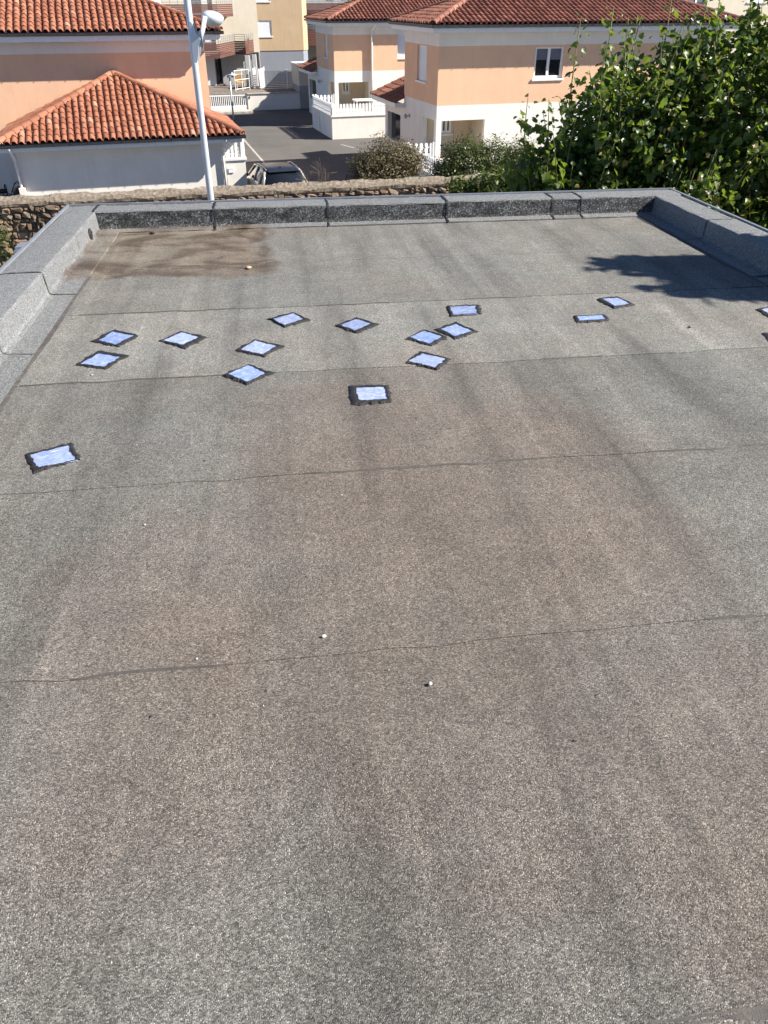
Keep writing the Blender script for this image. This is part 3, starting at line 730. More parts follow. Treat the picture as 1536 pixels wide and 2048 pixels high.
def window(root, P, U, z0, z1, W, kind='glass', d=.12, sill=True):
    """window in an opening that starts at P (x, y) on the wall face and runs W along U"""
    I = Vector((-U[1], U[0], 0)); U3 = Vector((*U, 0)); O = Vector((*P, 0)) + I * d
    c = lambda u, z, dd=0: O + U3 * u + I * dd + Vector((0, 0, z))
    f = MB(); b = .06
    def bar(u0, u1, a0, a1, t=.035, dd=0): f.obox(c((u0 + u1) / 2, (a0 + a1) / 2, dd), U3 * ((u1 - u0) / 2), I * t, Vector((0, 0, (a1 - a0) / 2)))
    bar(.001, b, z0 + .001, z1 - .001); bar(W - b, W - .001, z0 + .001, z1 - .001); bar(b, W - b, z0 + .001, z0 + b); bar(b, W - b, z1 - b, z1 - .001)
    w = f.build('window', 'white_paint', root)
    if kind == 'glass':
        s = MB(); f = s; bar(W / 2 - .06, W / 2 + .06, z0 + b, z1 - b, .03, -.01); bar(W*.25 - W*.25 + b, b + .045, z0 + b, z1 - b, .026, -.012); bar(W - b - .045, W - b, z0 + b, z1 - b, .026, -.012)
        bar(b + .045, W / 2 - .06, z0 + b, z0 + b + .05, .026, -.012); bar(W / 2 + .06, W - b - .045, z0 + b, z0 + b + .05, .026, -.012)
        s.build('sash', 'white_paint', w)
        for u0, u1 in ((b + .045, W / 2 - .06), (W / 2 + .06, W - b - .045)):
            g = MB(); f = g; bar(u0, u1, z0 + b + .05, z1 - b, .006, .01); g.build('pane', 'glass_dark', w)
            g = MB(); zm = z0 + (z1 - z0) * .60; f = g; bar(u0, u1, zm, zm + .02, .004, -.004); g.build('blind_rail', 'curtain', w)
            g = MB(); f = g; bar(u0, u1, zm + .02, z1 - b, .003, -.001); g.build('blind', 'curtain', w)
    else:
        g = MB(); f = g; n = int((z1 - z0 - 2 * b) / .055)
        for i in range(n):
            a = z0 + b + (z1 - z0 - 2 * b) * i / n; bar(b, W - b, a + .003, a + (z1 - z0 - 2 * b) / n, .010 + .004 * (i % 2), -.005)
        g.build('shutter', 'shutter', w)
    if sill:
        s = MB(); f = s; bar(-.07, W + .07, z0 - .075, z0 - .002, (d + .09) / 2 , -(d + .09) / 2 + .03); s.build('sill', 'fascia' if kind == 'glass' else 'fascia', w)
    return w
def downpipe(root, pts, r=.05, clips=(), mat='pvc_white'):
    m = MB(); m.tube(pts, r, 10); p = m.build('downpipe', mat, root, smooth=True)
    if clips:
        c = MB()
        for z in clips: c.tube([(pts[-1][0], pts[-1][1], z - .02), (pts[-1][0], pts[-1][1], z + .02)], r * 1.25, 10)
        c.build('pipe_clip', mat, p)
    return p
picket_cache = {}
def picket_mesh(h, w):
    key = (round(h, 2), round(w, 2))
    if key not in picket_cache:
        m = MB(); pr = [(-w/2, 0), (w/2, 0), (w/2, h*.26), (w*.36, h*.33), (w/2, h*.40), (w/2, h*.66), (w*.36, h*.73), (w/2, h*.80), (w/2, h*.92), (w*.28, h), (-w*.28, h), (-w/2, h*.92), (-w/2, h*.80), (-w*.36, h*.73), (-w/2, h*.66), (-w/2, h*.40), (-w*.36, h*.33), (-w/2, h*.26)]
        t = .014; k = len(pr); m.v += [(x, -t, z) for x, z in pr] + [(x, t, z) for x, z in pr]
        m.f += [tuple(range(k)), tuple(reversed(range(k, 2 * k)))]; m.m += [0, 0]
        for i in range(k): m.f.append((i, k + i, k + (i + 1) % k, (i + 1) % k)); m.m.append(0)
        picket_cache[key] = m.mesh('picket', 'white_paint')
    return picket_cache[key]
def picket_run(root, p, q, z, h=.62, pitch=.2, w=.125):
    p, q = Vector((*p, z)), Vector((*q, z)); d = q - p; L = d.length; d.normalize(); nrm = Vector((-d.y, d.x, 0)); n = max(1, int(L / pitch)); me = picket_mesh(h, w)
    for i in range(n):
        c = p + d * (L * (i + .5) / n)
        child('picket', me, root, Matrix(((d.x, nrm.x, 0, c.x), (d.y, nrm.y, 0, c.y), (0, 0, 1, c.z), (0, 0, 0, 1))))
    r = MB()
    for zz in (.16, .44): r.obox((p + q) / 2 + Vector((0, 0, zz * h / .62)) + nrm * .032, d * (L / 2), nrm * .016, (0, 0, .032))
    r.build('rail', 'white_paint', root)
    ps = MB()
    for c in (p, q): ps.box((c.x - .05, c.y - .05, z), (c.x + .05, c.y + .05, z + h + .05))
    ps.build('post', 'white_paint', root)

# ================================================================== left house
SL = .35
lh = thing('left_house', 'peach house with orange tiled roof and shaded white band, behind the garage', 'house', SITE, (-3, 38, 0))
m = MB(); lv = [(0, 2.4, 1), (2.4, 5.13, 0), (5.13, 5.9, 1)]
facade(m, (-12, 38), (1, 0), 15.77, lv, []); facade(m, (3.77, 38), (0, 1), 6.6, lv, []); facade(m, (3.77, 44.6), (-1, 0), 15.77, lv, []); facade(m, (-12, 44.6), (0, -1), 6.6, lv, [])
m.build('wall', ['stucco_peach', 'stucco_white'], lh)
E0, E1, T0, T1, ZE = -12.7, 4.42, 37.34, 45.26, 5.86
hd = (T1 - T0) / 2; zr = ZE + hd * SL
m = MB(); a_ = [(E0, T0, ZE), (E1, T0, ZE), (E1, T1, ZE), (E0, T1, ZE)]; r0, r1 = (E0 + hd, T0 + hd, zr), (E1 - hd, T0 + hd, zr)
m.face([a_[0], a_[1], r1, r0]); m.face([a_[1], a_[2], r1]); m.face([a_[2], a_[3], r0, r1]); m.face([a_[3], a_[0], r0]); 
roof = m.build('roof', 'underlay', lh)
boxpart('soffit', 'fascia', lh, ((E0 + .05, T0 + .05, ZE - .20), (E1 - .05, T1 - .05, ZE - .17)))
boxpart('fascia', 'fascia', lh, ((E0 + .02, T0 + .02, ZE - .30), (E1 - .02, T0 + .045, ZE - .012)), ((E1 - .045, T0 + .05, ZE - .24), (E1 - .02, T1 - .05, ZE - .012)))
hv = [(-1, 1, 0), (1, 1, E1 - E0), (0, 1, hd)]
tile_plane(roof, (E0, T0, ZE), (1, 0), (0, 1), SL, E1 - E0, hd, hv, .265, .375, 'tile_terracotta', lambda i, j, c: i * .265 + E0 > -5.2 and j < 8 and c < 300)
tile_plane(roof, (E1, T0, ZE), (0, 1), (-1, 0), SL, T1 - T0, hd, [(-1, 1, 0), (1, 1, T1 - T0)], .265, .375, 'tile_terracotta', lambda i, j, c: False)
ridge_line(roof, (E1, T0, ZE), r1, 'tile_terracotta'); ridge_line(roof, r0, r1, 'tile_terracotta')
gutter_run(lh, (E0, T0), (E1 + .13, T0), (0, -1), ZE + .005); gutter_run(lh, (E1, T0 + .01), (E1, T1), (1, 0), ZE + .003, brackets=False)
m = MB(); m.box((-.16, 37.955, 5.30), (-.06, 37.999, 5.44)); m.build('wall_vent', 'fascia', lh)

# ================================================================== garage in front of the left house
gh = thing('garage', 'white garage with orange hipped tile roof in front of the peach house', 'garage', SITE, (0, 35, 0))
m = MB(); lv = [(0, 2.62, 0)]
facade(m, (-3.95, 33.5), (1, 0), 7.59, lv, []); facade(m, (3.64, 33.5), (0, 1), 4.49, lv, []); facade(m, (-3.95, 37.99), (0, -1), 4.49, lv, [])
m.build('wall', 'stucco_white', gh)
ga, gb, gt, gz = -4.42, 4.32, 32.82, 2.60; ap = (-.05, 37.96, 4.36); gd = ap[1] - gt; gs = (ap[2] - gz) / gd; gw = (gb - ga) / 2
m = MB(); m.face([(ga, gt, gz), (gb, gt, gz), ap]); m.face([(gb, gt, gz), (gb, 37.96, gz), ap]); m.face([(ga, 37.96, gz), (ga, gt, gz), ap]); roof = m.build('roof', 'underlay', gh)
kf = gw / gd
tile_plane(roof, (ga, gt, gz), (1, 0), (0, 1), gs, gb - ga, gd, [(-1, kf, 0), (1, kf, gb - ga)], .243, .425, 'tile_terracotta', lambda i, j, c: True)
ss = (ap[2] - gz) / gw
tile_plane(roof, (gb, gt, gz), (0, 1), (-1, 0), ss, gd, gw, [(-1, gd / gw, 0), (1, 0, gd)], .243, .425, 'tile_terracotta', lambda i, j, c: False)
tile_plane(roof, (ga, 37.96, gz), (0, -1), (1, 0), ss, gd, gw, [(1, gd / gw, gd), (-1, 0, 0)], .243, .425, 'tile_terracotta', lambda i, j, c: False)
ridge_line(roof, (gb, gt, gz), ap, 'tile_terracotta', .14, .45); ridge_line(roof, (ga, gt, gz), ap, 'tile_terracotta', .14, .45)
m = MB(); m.lathe([(.15, -.06), (.15, .03), (.11, .09), (.05, .115), (.0, .12)], (ap[0], ap[1] - .12, ap[2] + .05), 12); m.build('ridge_tile', 'tile_terracotta', roof, smooth=True)
boxpart('soffit', 'fascia', gh, ((ga + .05, gt + .05, gz - .16), (gb - .05, 37.9, gz - .13)))
boxpart('fascia', 'fascia', gh, ((ga + .02, gt + .02, gz - .25), (gb - .02, gt + .045, gz - .012)), ((gb - .045, gt + .05, gz - .2), (gb - .02, 37.9, gz - .012)))
gutter_run(gh, (ga, gt), (gb + .13, gt), (0, -1), gz + .005); gutter_run(gh, (gb, gt + .01), (gb, 37.9), (1, 0), gz + .003, brackets=False)
boxpart('flashing', 'zinc', gh, ((ga, 37.965, gz), (ga + .02, 37.99, gz + .02)))
downpipe(gh, [(-4.05, 32.76, 2.5), (-4.04, 32.85, 2.36), (-4.02, 33.32, 2.05), (-4.02, 33.40, 1.9), (-4.02, 33.40, 0)], .055, (1.78,))
m = MB(); m.box((-4.12, 33.3, 0), (-3.9, 33.495, 1.06)); m.build('pipe_guard', 'stucco_white', gh)
downpipe(gh, [(3.70, 32.78, 2.5), (3.69, 32.86, 2.36), (3.58, 33.30, 2.1), (3.58, 33.42, 1.9), (3.58, 33.42, 0)], .055, (1.85,))

gp = thing('gate_pier', 'low white wall pier with white pickets beside the garage', 'wall', SITE, (4.05, 33.6, 0))
boxpart('pier', 'stucco_white', gp, ((3.66, 33.45, 0), (4.44, 33.75, 1.62))); boxpart('pier_cap', 'stucco_white', gp, ((3.645, 33.40, 1.622), (4.50, 33.80, 1.70)))
picket_run(gp, (3.74, 33.58), (4.36, 33.58), 1.70, .58, .155, .11)
picket_run(gp, (4.42, 33.62), (4.42, 35.2), 1.70, .58, .2, .11)
boxpart('pier', 'stucco_white', gp, ((4.30, 33.752, 0), (4.44, 35.3, 1.69)))
m = MB(); m.box((3.74, 33.41, 1.18), (3.95, 33.448, 1.33)); m.box((3.73, 33.40, 1.332), (3.96, 33.448, 1.345)); m.build('letter_box', 'white_paint', gp)

# hose reel by the garage
hr = thing('hose_reel', 'black garden hose reel on the shaded ground beside the garage', 'hose reel', SITE, (-4.75, 35.4, 0))
m = MB()
for dx in (-.14, .14): m.tube([(-5.0 + dx, 35.4 + .24 * math.cos(a), .62 + .24 * math.sin(a)) for a in [i * math.pi / 8 for i in range(17)]], .022, 6)
m.tube([(-5.16, 35.4, .62), (-4.84, 35.4, .62)], .09, 10); m.build('reel', 'black_rubber', hr, smooth=True)
m = MB(); m.tube([(-5.0, 35.35, .05), (-5.0, 35.4, .62)], .02, 6); m.tube([(-4.9, 35.3, .62), (-4.7, 35.3, .50), (-4.5, 35.3, .85), (-4.35, 35.3, .95), (-4.25, 35.3, .70)], .017, 6); m.tube([(-4.62, 35.3, .6), (-4.48, 35.3, .9), (-4.36, 35.3, .98), (-4.2, 35.3, .7)], .017, 6); m.build('hose', 'black_rubber', hr, smooth=True)
m = MB(); m.lathe([(.36, .02), (.37, .30), (.33, .55), (.22, .70), (.08, .76), (0, .77)], (-4.32, 35.5, 0), 16); m.build('cover', 'dark_metal', hr, smooth=True)

# ================================================================== the two houses on the right
def small_house(nm, label, c0, t0, zt, e, s1, depth, wpos, win_side, win_front, shutter, peach0, peach1, tw, tl, indiv, right_end, mat, step=None):
    s0 = c0
    root = thing(nm, label, 'house', SITE, (s0, t0, 0))
    t1 = t0 + depth; ze = e; lv = [(0, peach0, 1), (peach0, peach1, 0), (peach1, ze - .02, 1)]
    porch = (.24, 2.28, zt, 2.52)
    m = MB(); holes = [(porch[0], porch[1], zt, 2.52, 1)]
    for (a, w, z0, z1, kd) in win_front: holes.append((a, a + w, z0, z1, 0))
    facade(m, (s0, t0), (1, 0), s1 - s0, lv, holes, .2)
    sh = [(depth - 1.78, depth - .28, zt, 2.52, 1)]
    for (a, w, z0, z1, kd) in win_side: sh.append((depth - a - w, depth - a, z0, z1, 0))
    facade(m, (s0, t1), (0, -1), depth, lv, sh, .2); facade(m, (s1, t0), (0, 1), depth, lv, []); facade(m, (s1, t1), (-1, 0), s1 - s0, lv, [])
    m.build('wall', ['stucco_peach', 'stucco_white'], root)
    m = MB(); px1, py1 = s0 + 2.5, t0 + 2.0                          # porch inside
    m.face([(s0 + .2, py1, zt), (px1, py1, zt), (px1, py1, 2.6), (s0 + .2, py1, 2.6)]); m.face([(px1, t0 + .2, zt), (px1, py1, zt), (px1, py1, 2.6), (px1, t0 + .2, 2.6)])
    m.face([(s0 + .2, t0 + .2, 2.6), (px1, t0 + .2, 2.6), (px1, py1, 2.6), (s0 + .2, py1, 2.6)]); m.face([(s0, t0, zt - .01), (px1, t0, zt - .01), (px1, py1, zt - .01), (s0, py1, zt - .01)])
    m.build('porch', 'stucco_cream', root)
    d = MB(); d.box((px1 - .9, py1 - .05, zt), (px1 - .12, py1 - .004, 2.35)); d.build('door', 'light_tan', root)
    window(root, (s0 + .95, py1 - .14), (1, 0), 1.75, 2.42, .5, 'glass', .1, True)
    for (a, w, z0, z1, kd) in win_front: window(root, (s0 + a, t0), (1, 0), z0, z1, w, kd)
    for (a, w, z0, z1, kd) in win_side: window(root, (s0, t0 + a + w), (0, -1), z0, z1, w, kd)
    l = MB(); lt = t0 + 3.66; l.box((s0 - .03, lt - .05, 2.28), (s0 - .001, lt + .05, 2.42)); l.tube([(s0 - .03, lt, 2.34), (s0 - .16, lt, 2.30)], .018, 6); l.lathe([(.03, .10), (.07, .02), (.075, -.06), (.05, -.10)], (s0 - .2, lt, 2.33), 10); l.build('wall_lamp', 'zinc', root)
    # roof
    o = .62; a0, a1, b0, b1 = s0 - o + .12, right_end, t0 - o, t1 + o; hd = (b1 - b0) / 2; sl = .335; zr = ze + hd * sl
    m = MB(); A_ = [(a0, b0, ze), (a1, b0, ze), (a1, b1, ze), (a0, b1, ze)]; q0, q1 = (a0 + hd, b0 + hd, zr), (a1 - hd, b0 + hd, zr)
    m.face([A_[0], A_[1], q1, q0]); m.face([A_[1], A_[2], q1]); m.face([A_[2], A_[3], q0, q1]); m.face([A_[3], A_[0], q0]); rf = m.build('roof', 'underlay', root)
    boxpart('soffit', 'fascia', root, ((a0 + .05, b0 + .05, ze - .17), (a1 - .05, b1 - .05, ze - .14)))
    boxpart('fascia', 'fascia', root, ((a0 + .02, b0 + .02, ze - .27), (a1 - .02, b0 + .045, ze - .012)), ((a0 + .02, b0 + .05, ze - .27), (a0 + .045, b1 - .05, ze - .012)))
    tile_plane(rf, (a0, b0, ze), (1, 0), (0, 1), sl, a1 - a0, hd, [(-1, 1, 0), (1, 1, a1 - a0), (0, 1, hd)], tw, tl, mat, indiv)
    tile_plane(rf, (a0, b1, ze), (0, -1), (1, 0), sl, b1 - b0, hd, [(-1, 1, 0), (1, 1, b1 - b0)], tw, tl, mat, lambda i, j, c: False)
    ridge_line(rf, A_[0], q0, mat); ridge_line(rf, A_[1], q1, mat); ridge_line(rf, A_[3], q0, mat); ridge_line(rf, q0, q1, mat)
    gutter_run(root, (a0 - .13, b0), (a1 + .1, b0), (0, -1), ze + .005); gutter_run(root, (a0, b0 + .01), (a0, b1), (-1, 0), ze + .003, brackets=False)
    # single-storey annex behind, flush with the side wall
    m = MB(); facade(m, (s0, t1 + 3.1), (0, -1), 3.1 - .004, [(0, 2.75, 0)], [(.42, 2.55, zt, 2.2, 0)], .25); facade(m, (s0, t1 + 3.1), (1, 0), 4, [(0, 2.75, 0)], [], inward=(0, -1))
    m.build('annex_wall', 'stucco_white', root)
    boxpart('door', 'glass_dark', root, ((s0 + .22, t1 + .56, zt), (s0 + .25, t1 + 2.67, 2.19)))
    m = MB(); m.face([(s0 - .5, t1 - .1, 2.82), (s0 - .5, t1 + 3.9, 2.82), (s0 + 1.9, t1 + 3.9, 3.74), (s0 + 1.9, t1 - .1, 3.74)]); ar = m.build('annex_roof', 'underlay', root)
    boxpart('fascia', 'fascia', root, ((s0 - .49, t1 - .11, 2.62), (s0 - .46, t1 + 3.9, 2.80)), ((s0 - .46, t1 - .11, 2.62), (s0 - .004, t1 - .09, 2.80)), ((s0 - .46, t1 - .085, 2.62), (s0 - .004, t1 + 3.9, 2.64)))
    tile_plane(ar, (s0 - .5, t1 + 3.9, 2.82), (0, -1), (1, 0), .383, 4.0, 2.4, [(1, 0, 4.0), (-1, 0, 0), (0, 1, 2.4)], .27, .40, mat, lambda i, j, c: c < 60)
    return root
lim = {'n': 0}
rh = small_house('right_house', 'nearer peach and white house with porch, partly hidden by the tree', 13.09, 35.0, .95, 6.08, 26.9, 4.5, 0,
    [(1.47, 1.24, 3.90, 5.26, 'shutter')], [(4.45, 1.40, 4.03, 5.22, 'glass')], None, 3.11, 5.31, .232, .36, lambda i, j, c: j < 5 and c < 300, 27.4, 'tile_brown')
mh = small_house('middle_house', 'farther peach and white house with white picket terrace beyond the street', 13.25, 54.0, 1.0, 5.83, 24.0, 4.9, 0,
    [(1.66, .85, 3.80, 5.02, 'shutter')], [(4.16, 1.45, 3.80, 5.09, 'shutter')], None, 3.14, 5.09, .25, .36, lambda i, j, c: False, 24.6, 'tile_brown')
m = MB(); facade(m, (15.66, 53.87), (1, 0), 1.70, [(0, 3.14, 1), (3.14, 5.09, 0), (5.09, 5.75, 1)], []); m.face([(15.66, 53.87, 0), (15.66, 53.87, 5.75), (15.66, 53.998, 5.75), (15.66, 53.998, 0)], 1); m.build('wall_step', ['stucco_peach', 'stucco_white'], mh)
downpipe(mh, [(15.80, 53.34, 5.74), (15.79, 53.42, 5.6), (15.67, 53.78, 5.3), (15.66, 53.82, 5.1), (15.66, 53.82, 1.0)], .055, (5.15, 3.2))

def terrace(nm, lab, sc, tc, sw_, td, z, house_s, house_t, grp):
    r = thing(nm, lab, 'terrace', SITE, (sc, tc, 0))
    m = MB(); m.box((sc, tc, 0), (sc + sw_, tc + .2, z)); m.box((sc, tc + .202, 0), (sc + .2, tc + 3.2, z)); m.box((sc + .06, tc + 3.2, 0), (sc + .2, tc + 3.45, z)); m.box((sc, tc + 3.45, 0), (sc + .2, tc + td, z))
    m.build('wall', 'stucco_white', r)
    m = MB(); m.box((sc - .05, tc - .05, z + .002), (sc + sw_, tc + .24, z + .06)); m.box((sc - .05, tc + .242, z + .002), (sc + .24, tc + td, z + .06)); m.build('wall_cap', 'stucco_white', r)
    m = MB(); m.box((sc + .2, tc + .2, 0), (house_s + 2.4, house_t - .01, z - .3)); m.build('floor', 'concrete', r)
    picket_run(r, (sc + .1, tc + .1), (sc + sw_ - .1, tc + .1), z + .06, .60, .185, .140)
    picket_run(r, (sc + .08, tc + .25), (sc + .08, tc + td - .1), z + .06, .60, .2, .145)
    picket_run(r, (sc + .25, tc + td - .12), (house_s - .05, tc + td - .12), z + .06, .60, .2, .145)
    return r
terrace('terrace', 'raised white terrace with picket fence at the street corner', 11.75, 48.85, 3.9, 5.35, 1.19, 13.25, 54.0, None)
terrace('terrace', 'raised white terrace with picket fence, mostly behind bushes', 11.6, 29.85, 3.9, 5.35, 1.0, 13.09, 35.0, None)
gt_ = thing('garden_table', 'white table on the terrace in front of the porch', 'table', SITE, (14.2, 51, .89))
boxpart('table_top', 'white_paint', gt_, ((13.7, 50.6, 1.78), (15.2, 51.5, 1.84)))
for x, y in ((13.8, 50.7), (15.1, 50.7), (13.8, 51.4), (15.1, 51.4)): boxpart('leg', 'white_paint', gt_, ((x - .03, y - .03, .89), (x + .03, y + .03, 1.778)))

rr = thing('added_rear_house', 'peach house added behind the middle house to shade the low wall', 'house', SITE, (16.3, 60.6, 0))  # hidden block, added so its eave throws shade on the low wall
m = MB(); lv = [(0, 3.0, 1), (3.0, 5.3, 0)]
for P_, U_, W_ in (((16.6, 60.9), (1, 0), 7.3), ((23.9, 60.9), (0, 1), 2.9), ((23.9, 63.8), (-1, 0), 7.3), ((16.6, 63.8), (0, -1), 2.9)): facade(m, P_, U_, W_, lv, [])
m.build('wall', ['stucco_peach', 'stucco_white'], rr)
m = MB(); q = [(16.2, 60.5, 5.45), (24.3, 60.5, 5.45), (24.3, 64.2, 5.45), (16.2, 64.2, 5.45)]; r0, r1 = (18.0, 62.35, 5.95), (22.5, 62.35, 5.95)
m.face([q[0], q[1], r1, r0]); m.face([q[1], q[2], r1]); m.face([q[2], q[3], r0, r1]); m.face([q[3], q[0], r0]); rrf = m.build('roof', 'underlay', rr)
boxpart('soffit', 'fascia', rr, ((16.22, 60.52, 5.30), (24.28, 64.18, 5.44)))
tile_plane(rrf, (16.2, 60.5, 5.45), (1, 0), (0, 1), .27, 8.1, 1.85, [(-1, .97, 0), (1, .97, 8.1), (0, 1, 1.85)], .25, .40, 'tile_brown', lambda i, j, c: False)
tile_plane(rrf, (16.2, 64.2, 5.45), (0, -1), (1, 0), .278, 3.7, 1.8, [(-1, 1.03, 0), (1, 1.03, 3.7)], .25, .40, 'tile_brown', lambda i, j, c: False)
ridge_line(rrf, q[0], r0, 'tile_brown'); ridge_line(rrf, r0, r1, 'tile_brown')

# ================================================================== apartment building at the end of the street
ab = thing('apartment_building', 'apartment block with brown clad balconies, cream and ochre walls', 'building', SITE, (9, 70, 0))
m = MB(); facade(m, (11.67, 73), (1, 0), 3.70, [(3.37, 15, 0)], [(.03, 1.13, 4.38, 5.47, 0), (.03, 1.13, 6.75, 7.85, 0)], .15)
facade(m, (15.37, 73), (.55, .835), 1.0, [(3.37, 15, 0)], []); facade(m, (11.67, 79), (0, -1), 6, [(3.37, 15, 0)], []); m.face([(11.67, 73, 3.37), (15.37, 73, 3.37), (15.92, 73.83, 3.37), (11.67, 79, 3.37)])
m.build('ochre_wall', 'stucco_yellow', ab)
m = MB(); facade(m, (11.67, 73.04), (1, 0), 3.66, [(0, 3.368, 0)], []); facade(m, (15.33, 73.04), (.55, .835), 1.0, [(0, 3.368, 0)], []); m.build('base_wall', 'stucco_bluegrey', ab)
window(ab, (11.70, 73), (1, 0), 4.38, 5.47, 1.10, 'shutter', .08); window(ab, (11.70, 73), (1, 0), 6.75, 7.85, 1.10, 'shutter', .08)
m = MB(); facade(m, (8.2, 72.75), (1, 0), 3.46, [(3.3, 15, 0)], []); facade(m, (8.2, 76), (0, -1), 3.25, [(3.3, 15, 0)], []); m.build('cream_wall', 'stucco_cream', ab)
m = MB(); facade(m, (4.4, 73.6), (1, 0), 3.8, [(3.3, 15, 0)], []); m.build('back_wall', 'stucco_cream', ab)
m = MB(); m.box((6.9, 68.3, 4.2), (7.35, 68.6, 15)); m.build('corner_pier', 'stucco_white', ab)
m = MB(); facade(m, (4.0, 73.3), (1, 0), 7.66, [(0, 3.3, 0)], []); m.build('recess_wall', 'stucco_grey', ab)
m = MB(); m.box((7.05, 71.35, 1.13), (7.75, 71.42, 3.0)); m.build('door', 'door_white', ab)
m = MB(); m.box((7.95, 72.4, 1.13), (8.6, 72.5, 3.0)); m.build('door', 'glass_dark', ab)
m = MB(); m.box((8.3, 71.3, 1.13), (8.62, 71.6, 3.28)); m.build('pillar', 'stucco_grey', ab)
for x, y in ((9.86, 69.0), (10.55, 70.0)):
    m = MB(); m.box((x, y, 1.13), (x + .30, y + .30, 3.28)); m.build('pillar', 'stucco_grey', ab)
    m = MB(); m.box((x + .302, y, 1.13), (x + .36, y + .3, 3.28)); m.build('pillar_lit_edge', 'white_paint', ab)  # sunlit right side of the pillar, put in as a white slab
def balcony(pts, z0, z1, zr, back):
    m = MB()
    for (a, b) in zip(pts, pts[1:]):
        d = Vector((b[0] - a[0], b[1] - a[1], 0)); L = d.length; d.normalize(); n = Vector((d.y, -d.x, 0)); c = Vector(((a[0] + b[0]) / 2, (a[1] + b[1]) / 2, 0))
        k = max(1, int((z1 - z0) / .115)); h = (z1 - z0) / k
        for i in range(k): m.obox(c + Vector((0, 0, z0 + h * (i + .5))), d * (L / 2), n * (.02 + .002 * (i % 2)), (0, 0, h / 2 - .010))
    b_ = m.build('balcony', 'wood_cladding', ab)
    m = MB(); m.prism(list(pts) + back, z0 + .01, z0 + .16); m.build('slab', 'stucco_grey', b_)
    m = MB()
    for (a, b) in zip(pts, pts[1:]):
        for zz in np.linspace(z1 + .12, zr, 3): m.tube([(*a, zz), (*b, zz)], .016, 5)
        L = math.hypot(b[0] - a[0], b[1] - a[1]); k = max(1, int(L / .55))
        for i in range(k + 1): f = i / k; x, y = a[0] + (b[0] - a[0]) * f, a[1] + (b[1] - a[1]) * f; m.tube([(x, y, z1 - .05), (x, y, zr)], .018, 5)
    m.build('railing', 'zinc', b_)
balcony([(3.6, 65.3), (7.6, 66), (9.43, 70.76), (10.14, 70.2), (11.15, 72.6)], 3.28, 4.20, 4.62, [(11.15, 73.2), (3.6, 73.2)])
balcony([(3.4, 65.3), (7.75, 66), (9.4, 70.2)], 5.80, 6.62, 7.1, [(9.4, 72.7), (8.1, 72.7), (3.4, 72.7)])
balcony([(15.95, 74.2), (21, 74.2)], 5.95, 6.62, 7.0, [(21, 78), (15.95, 78)])
balcony([(16.0, 74.2), (21, 74.2)], 3.62, 4.75, 5.2, [(21, 78), (16.0, 78)])
m = MB(); facade(m, (15.9, 78), (1, 0), 9, [(0, 15, 0)], []); m.build('back_wall', 'stucco_grey', ab)
m = MB(); m.box((7.50, 66.05, 4.45), (7.72, 66.15, 4.95)); m.build('air_unit', 'white_paint', ab)
downpipe(ab, [(11.58, 72.9, 12), (11.58, 72.9, 1.1)], .06, (3.4, 5.6))

dk = thing('deck', 'brown wooden deck behind the low white wall at the street end', 'deck', SITE, (10, 66, 0))
nb = 30
for i in range(nb):
    y0 = 64.55 + (73.2 - 64.55) * i / nb; boxpart('plank', 'deck_wood', dk, ((4.0, y0, 1.03), (15.2, y0 + (73.2 - 64.55) / nb - .012, 1.10)))
boxpart('frame', 'dark_metal', dk, ((4.0, 64.6, .0), (15.2, 73.2, 1.025)))
lw = thing('low_wall', 'low white rendered wall with flat cap at the street end', 'wall', SITE, (11, 64.4, 0))
boxpart('wall', 'stucco_white', lw, ((9.12, 64.28, 0), (13.05, 64.5, 1.08))); boxpart('wall_cap', 'concrete', lw, ((9.08, 64.22, 1.082), (13.05, 64.54, 1.14)))
boxpart('letter_box', 'dark_metal', lw, ((9.22, 64.25, .80), (9.30, 64.279, .94)))
bx_ = thing('bin_store', 'small cream and grey box building at the end of the low wall', 'shed', SITE, (13.6, 65, 0))
boxpart('wall', 'stucco_cream', bx_, ((13.06, 64.30, 1.53), (14.6, 67, 2.86))); boxpart('plinth', 'stucco_grey', bx_, ((13.065, 64.31, 0), (14.595, 66.99, 1.528))); boxpart('roof', 'fascia', bx_, ((13.0, 64.24, 2.862), (14.66, 67.06, 2.93)))
sg = thing('sliding_gate', 'white sliding gate with vertical bars left of the low wall', 'gate', SITE, (7.7, 64.4, 0))
boxpart('gate_frame', 'white_paint', sg, ((6.28, 64.33, .02), (9.08, 64.40, .36)), ((6.28, 64.33, .98), (9.08, 64.40, 1.06)), ((6.28, 64.332, .361), (6.36, 64.398, .979)), ((9.0, 64.332, .361), (9.08, 64.398, .979)))
bm_ = MB(); bm_.box((-.03, -.02, 0), (.03, .02, .62)); bme = bm_.mesh('bar', 'white_paint')
for i in range(19): child('bar', bme, sg, Matrix.Translation((6.45 + i * .138, 64.365, .36)))
fn = thing('metal_fence', 'grey metal fence of horizontal slats on the deck', 'fence', SITE, (12.3, 67.4, 1.1))
sl_ = MB(); sl_.box((0, -.01, 0), (3.55, .01, .10)); sme = sl_.mesh('slat', 'zinc')
for i in range(10): child('slat', sme, fn, Matrix.Translation((10.95, 67.4, 1.16 + i * .118)))
for x in (10.93, 12.72, 14.5): boxpart('post', 'white_paint', fn, ((x, 67.33, 1.1), (x + .06, 67.385, 2.42)))
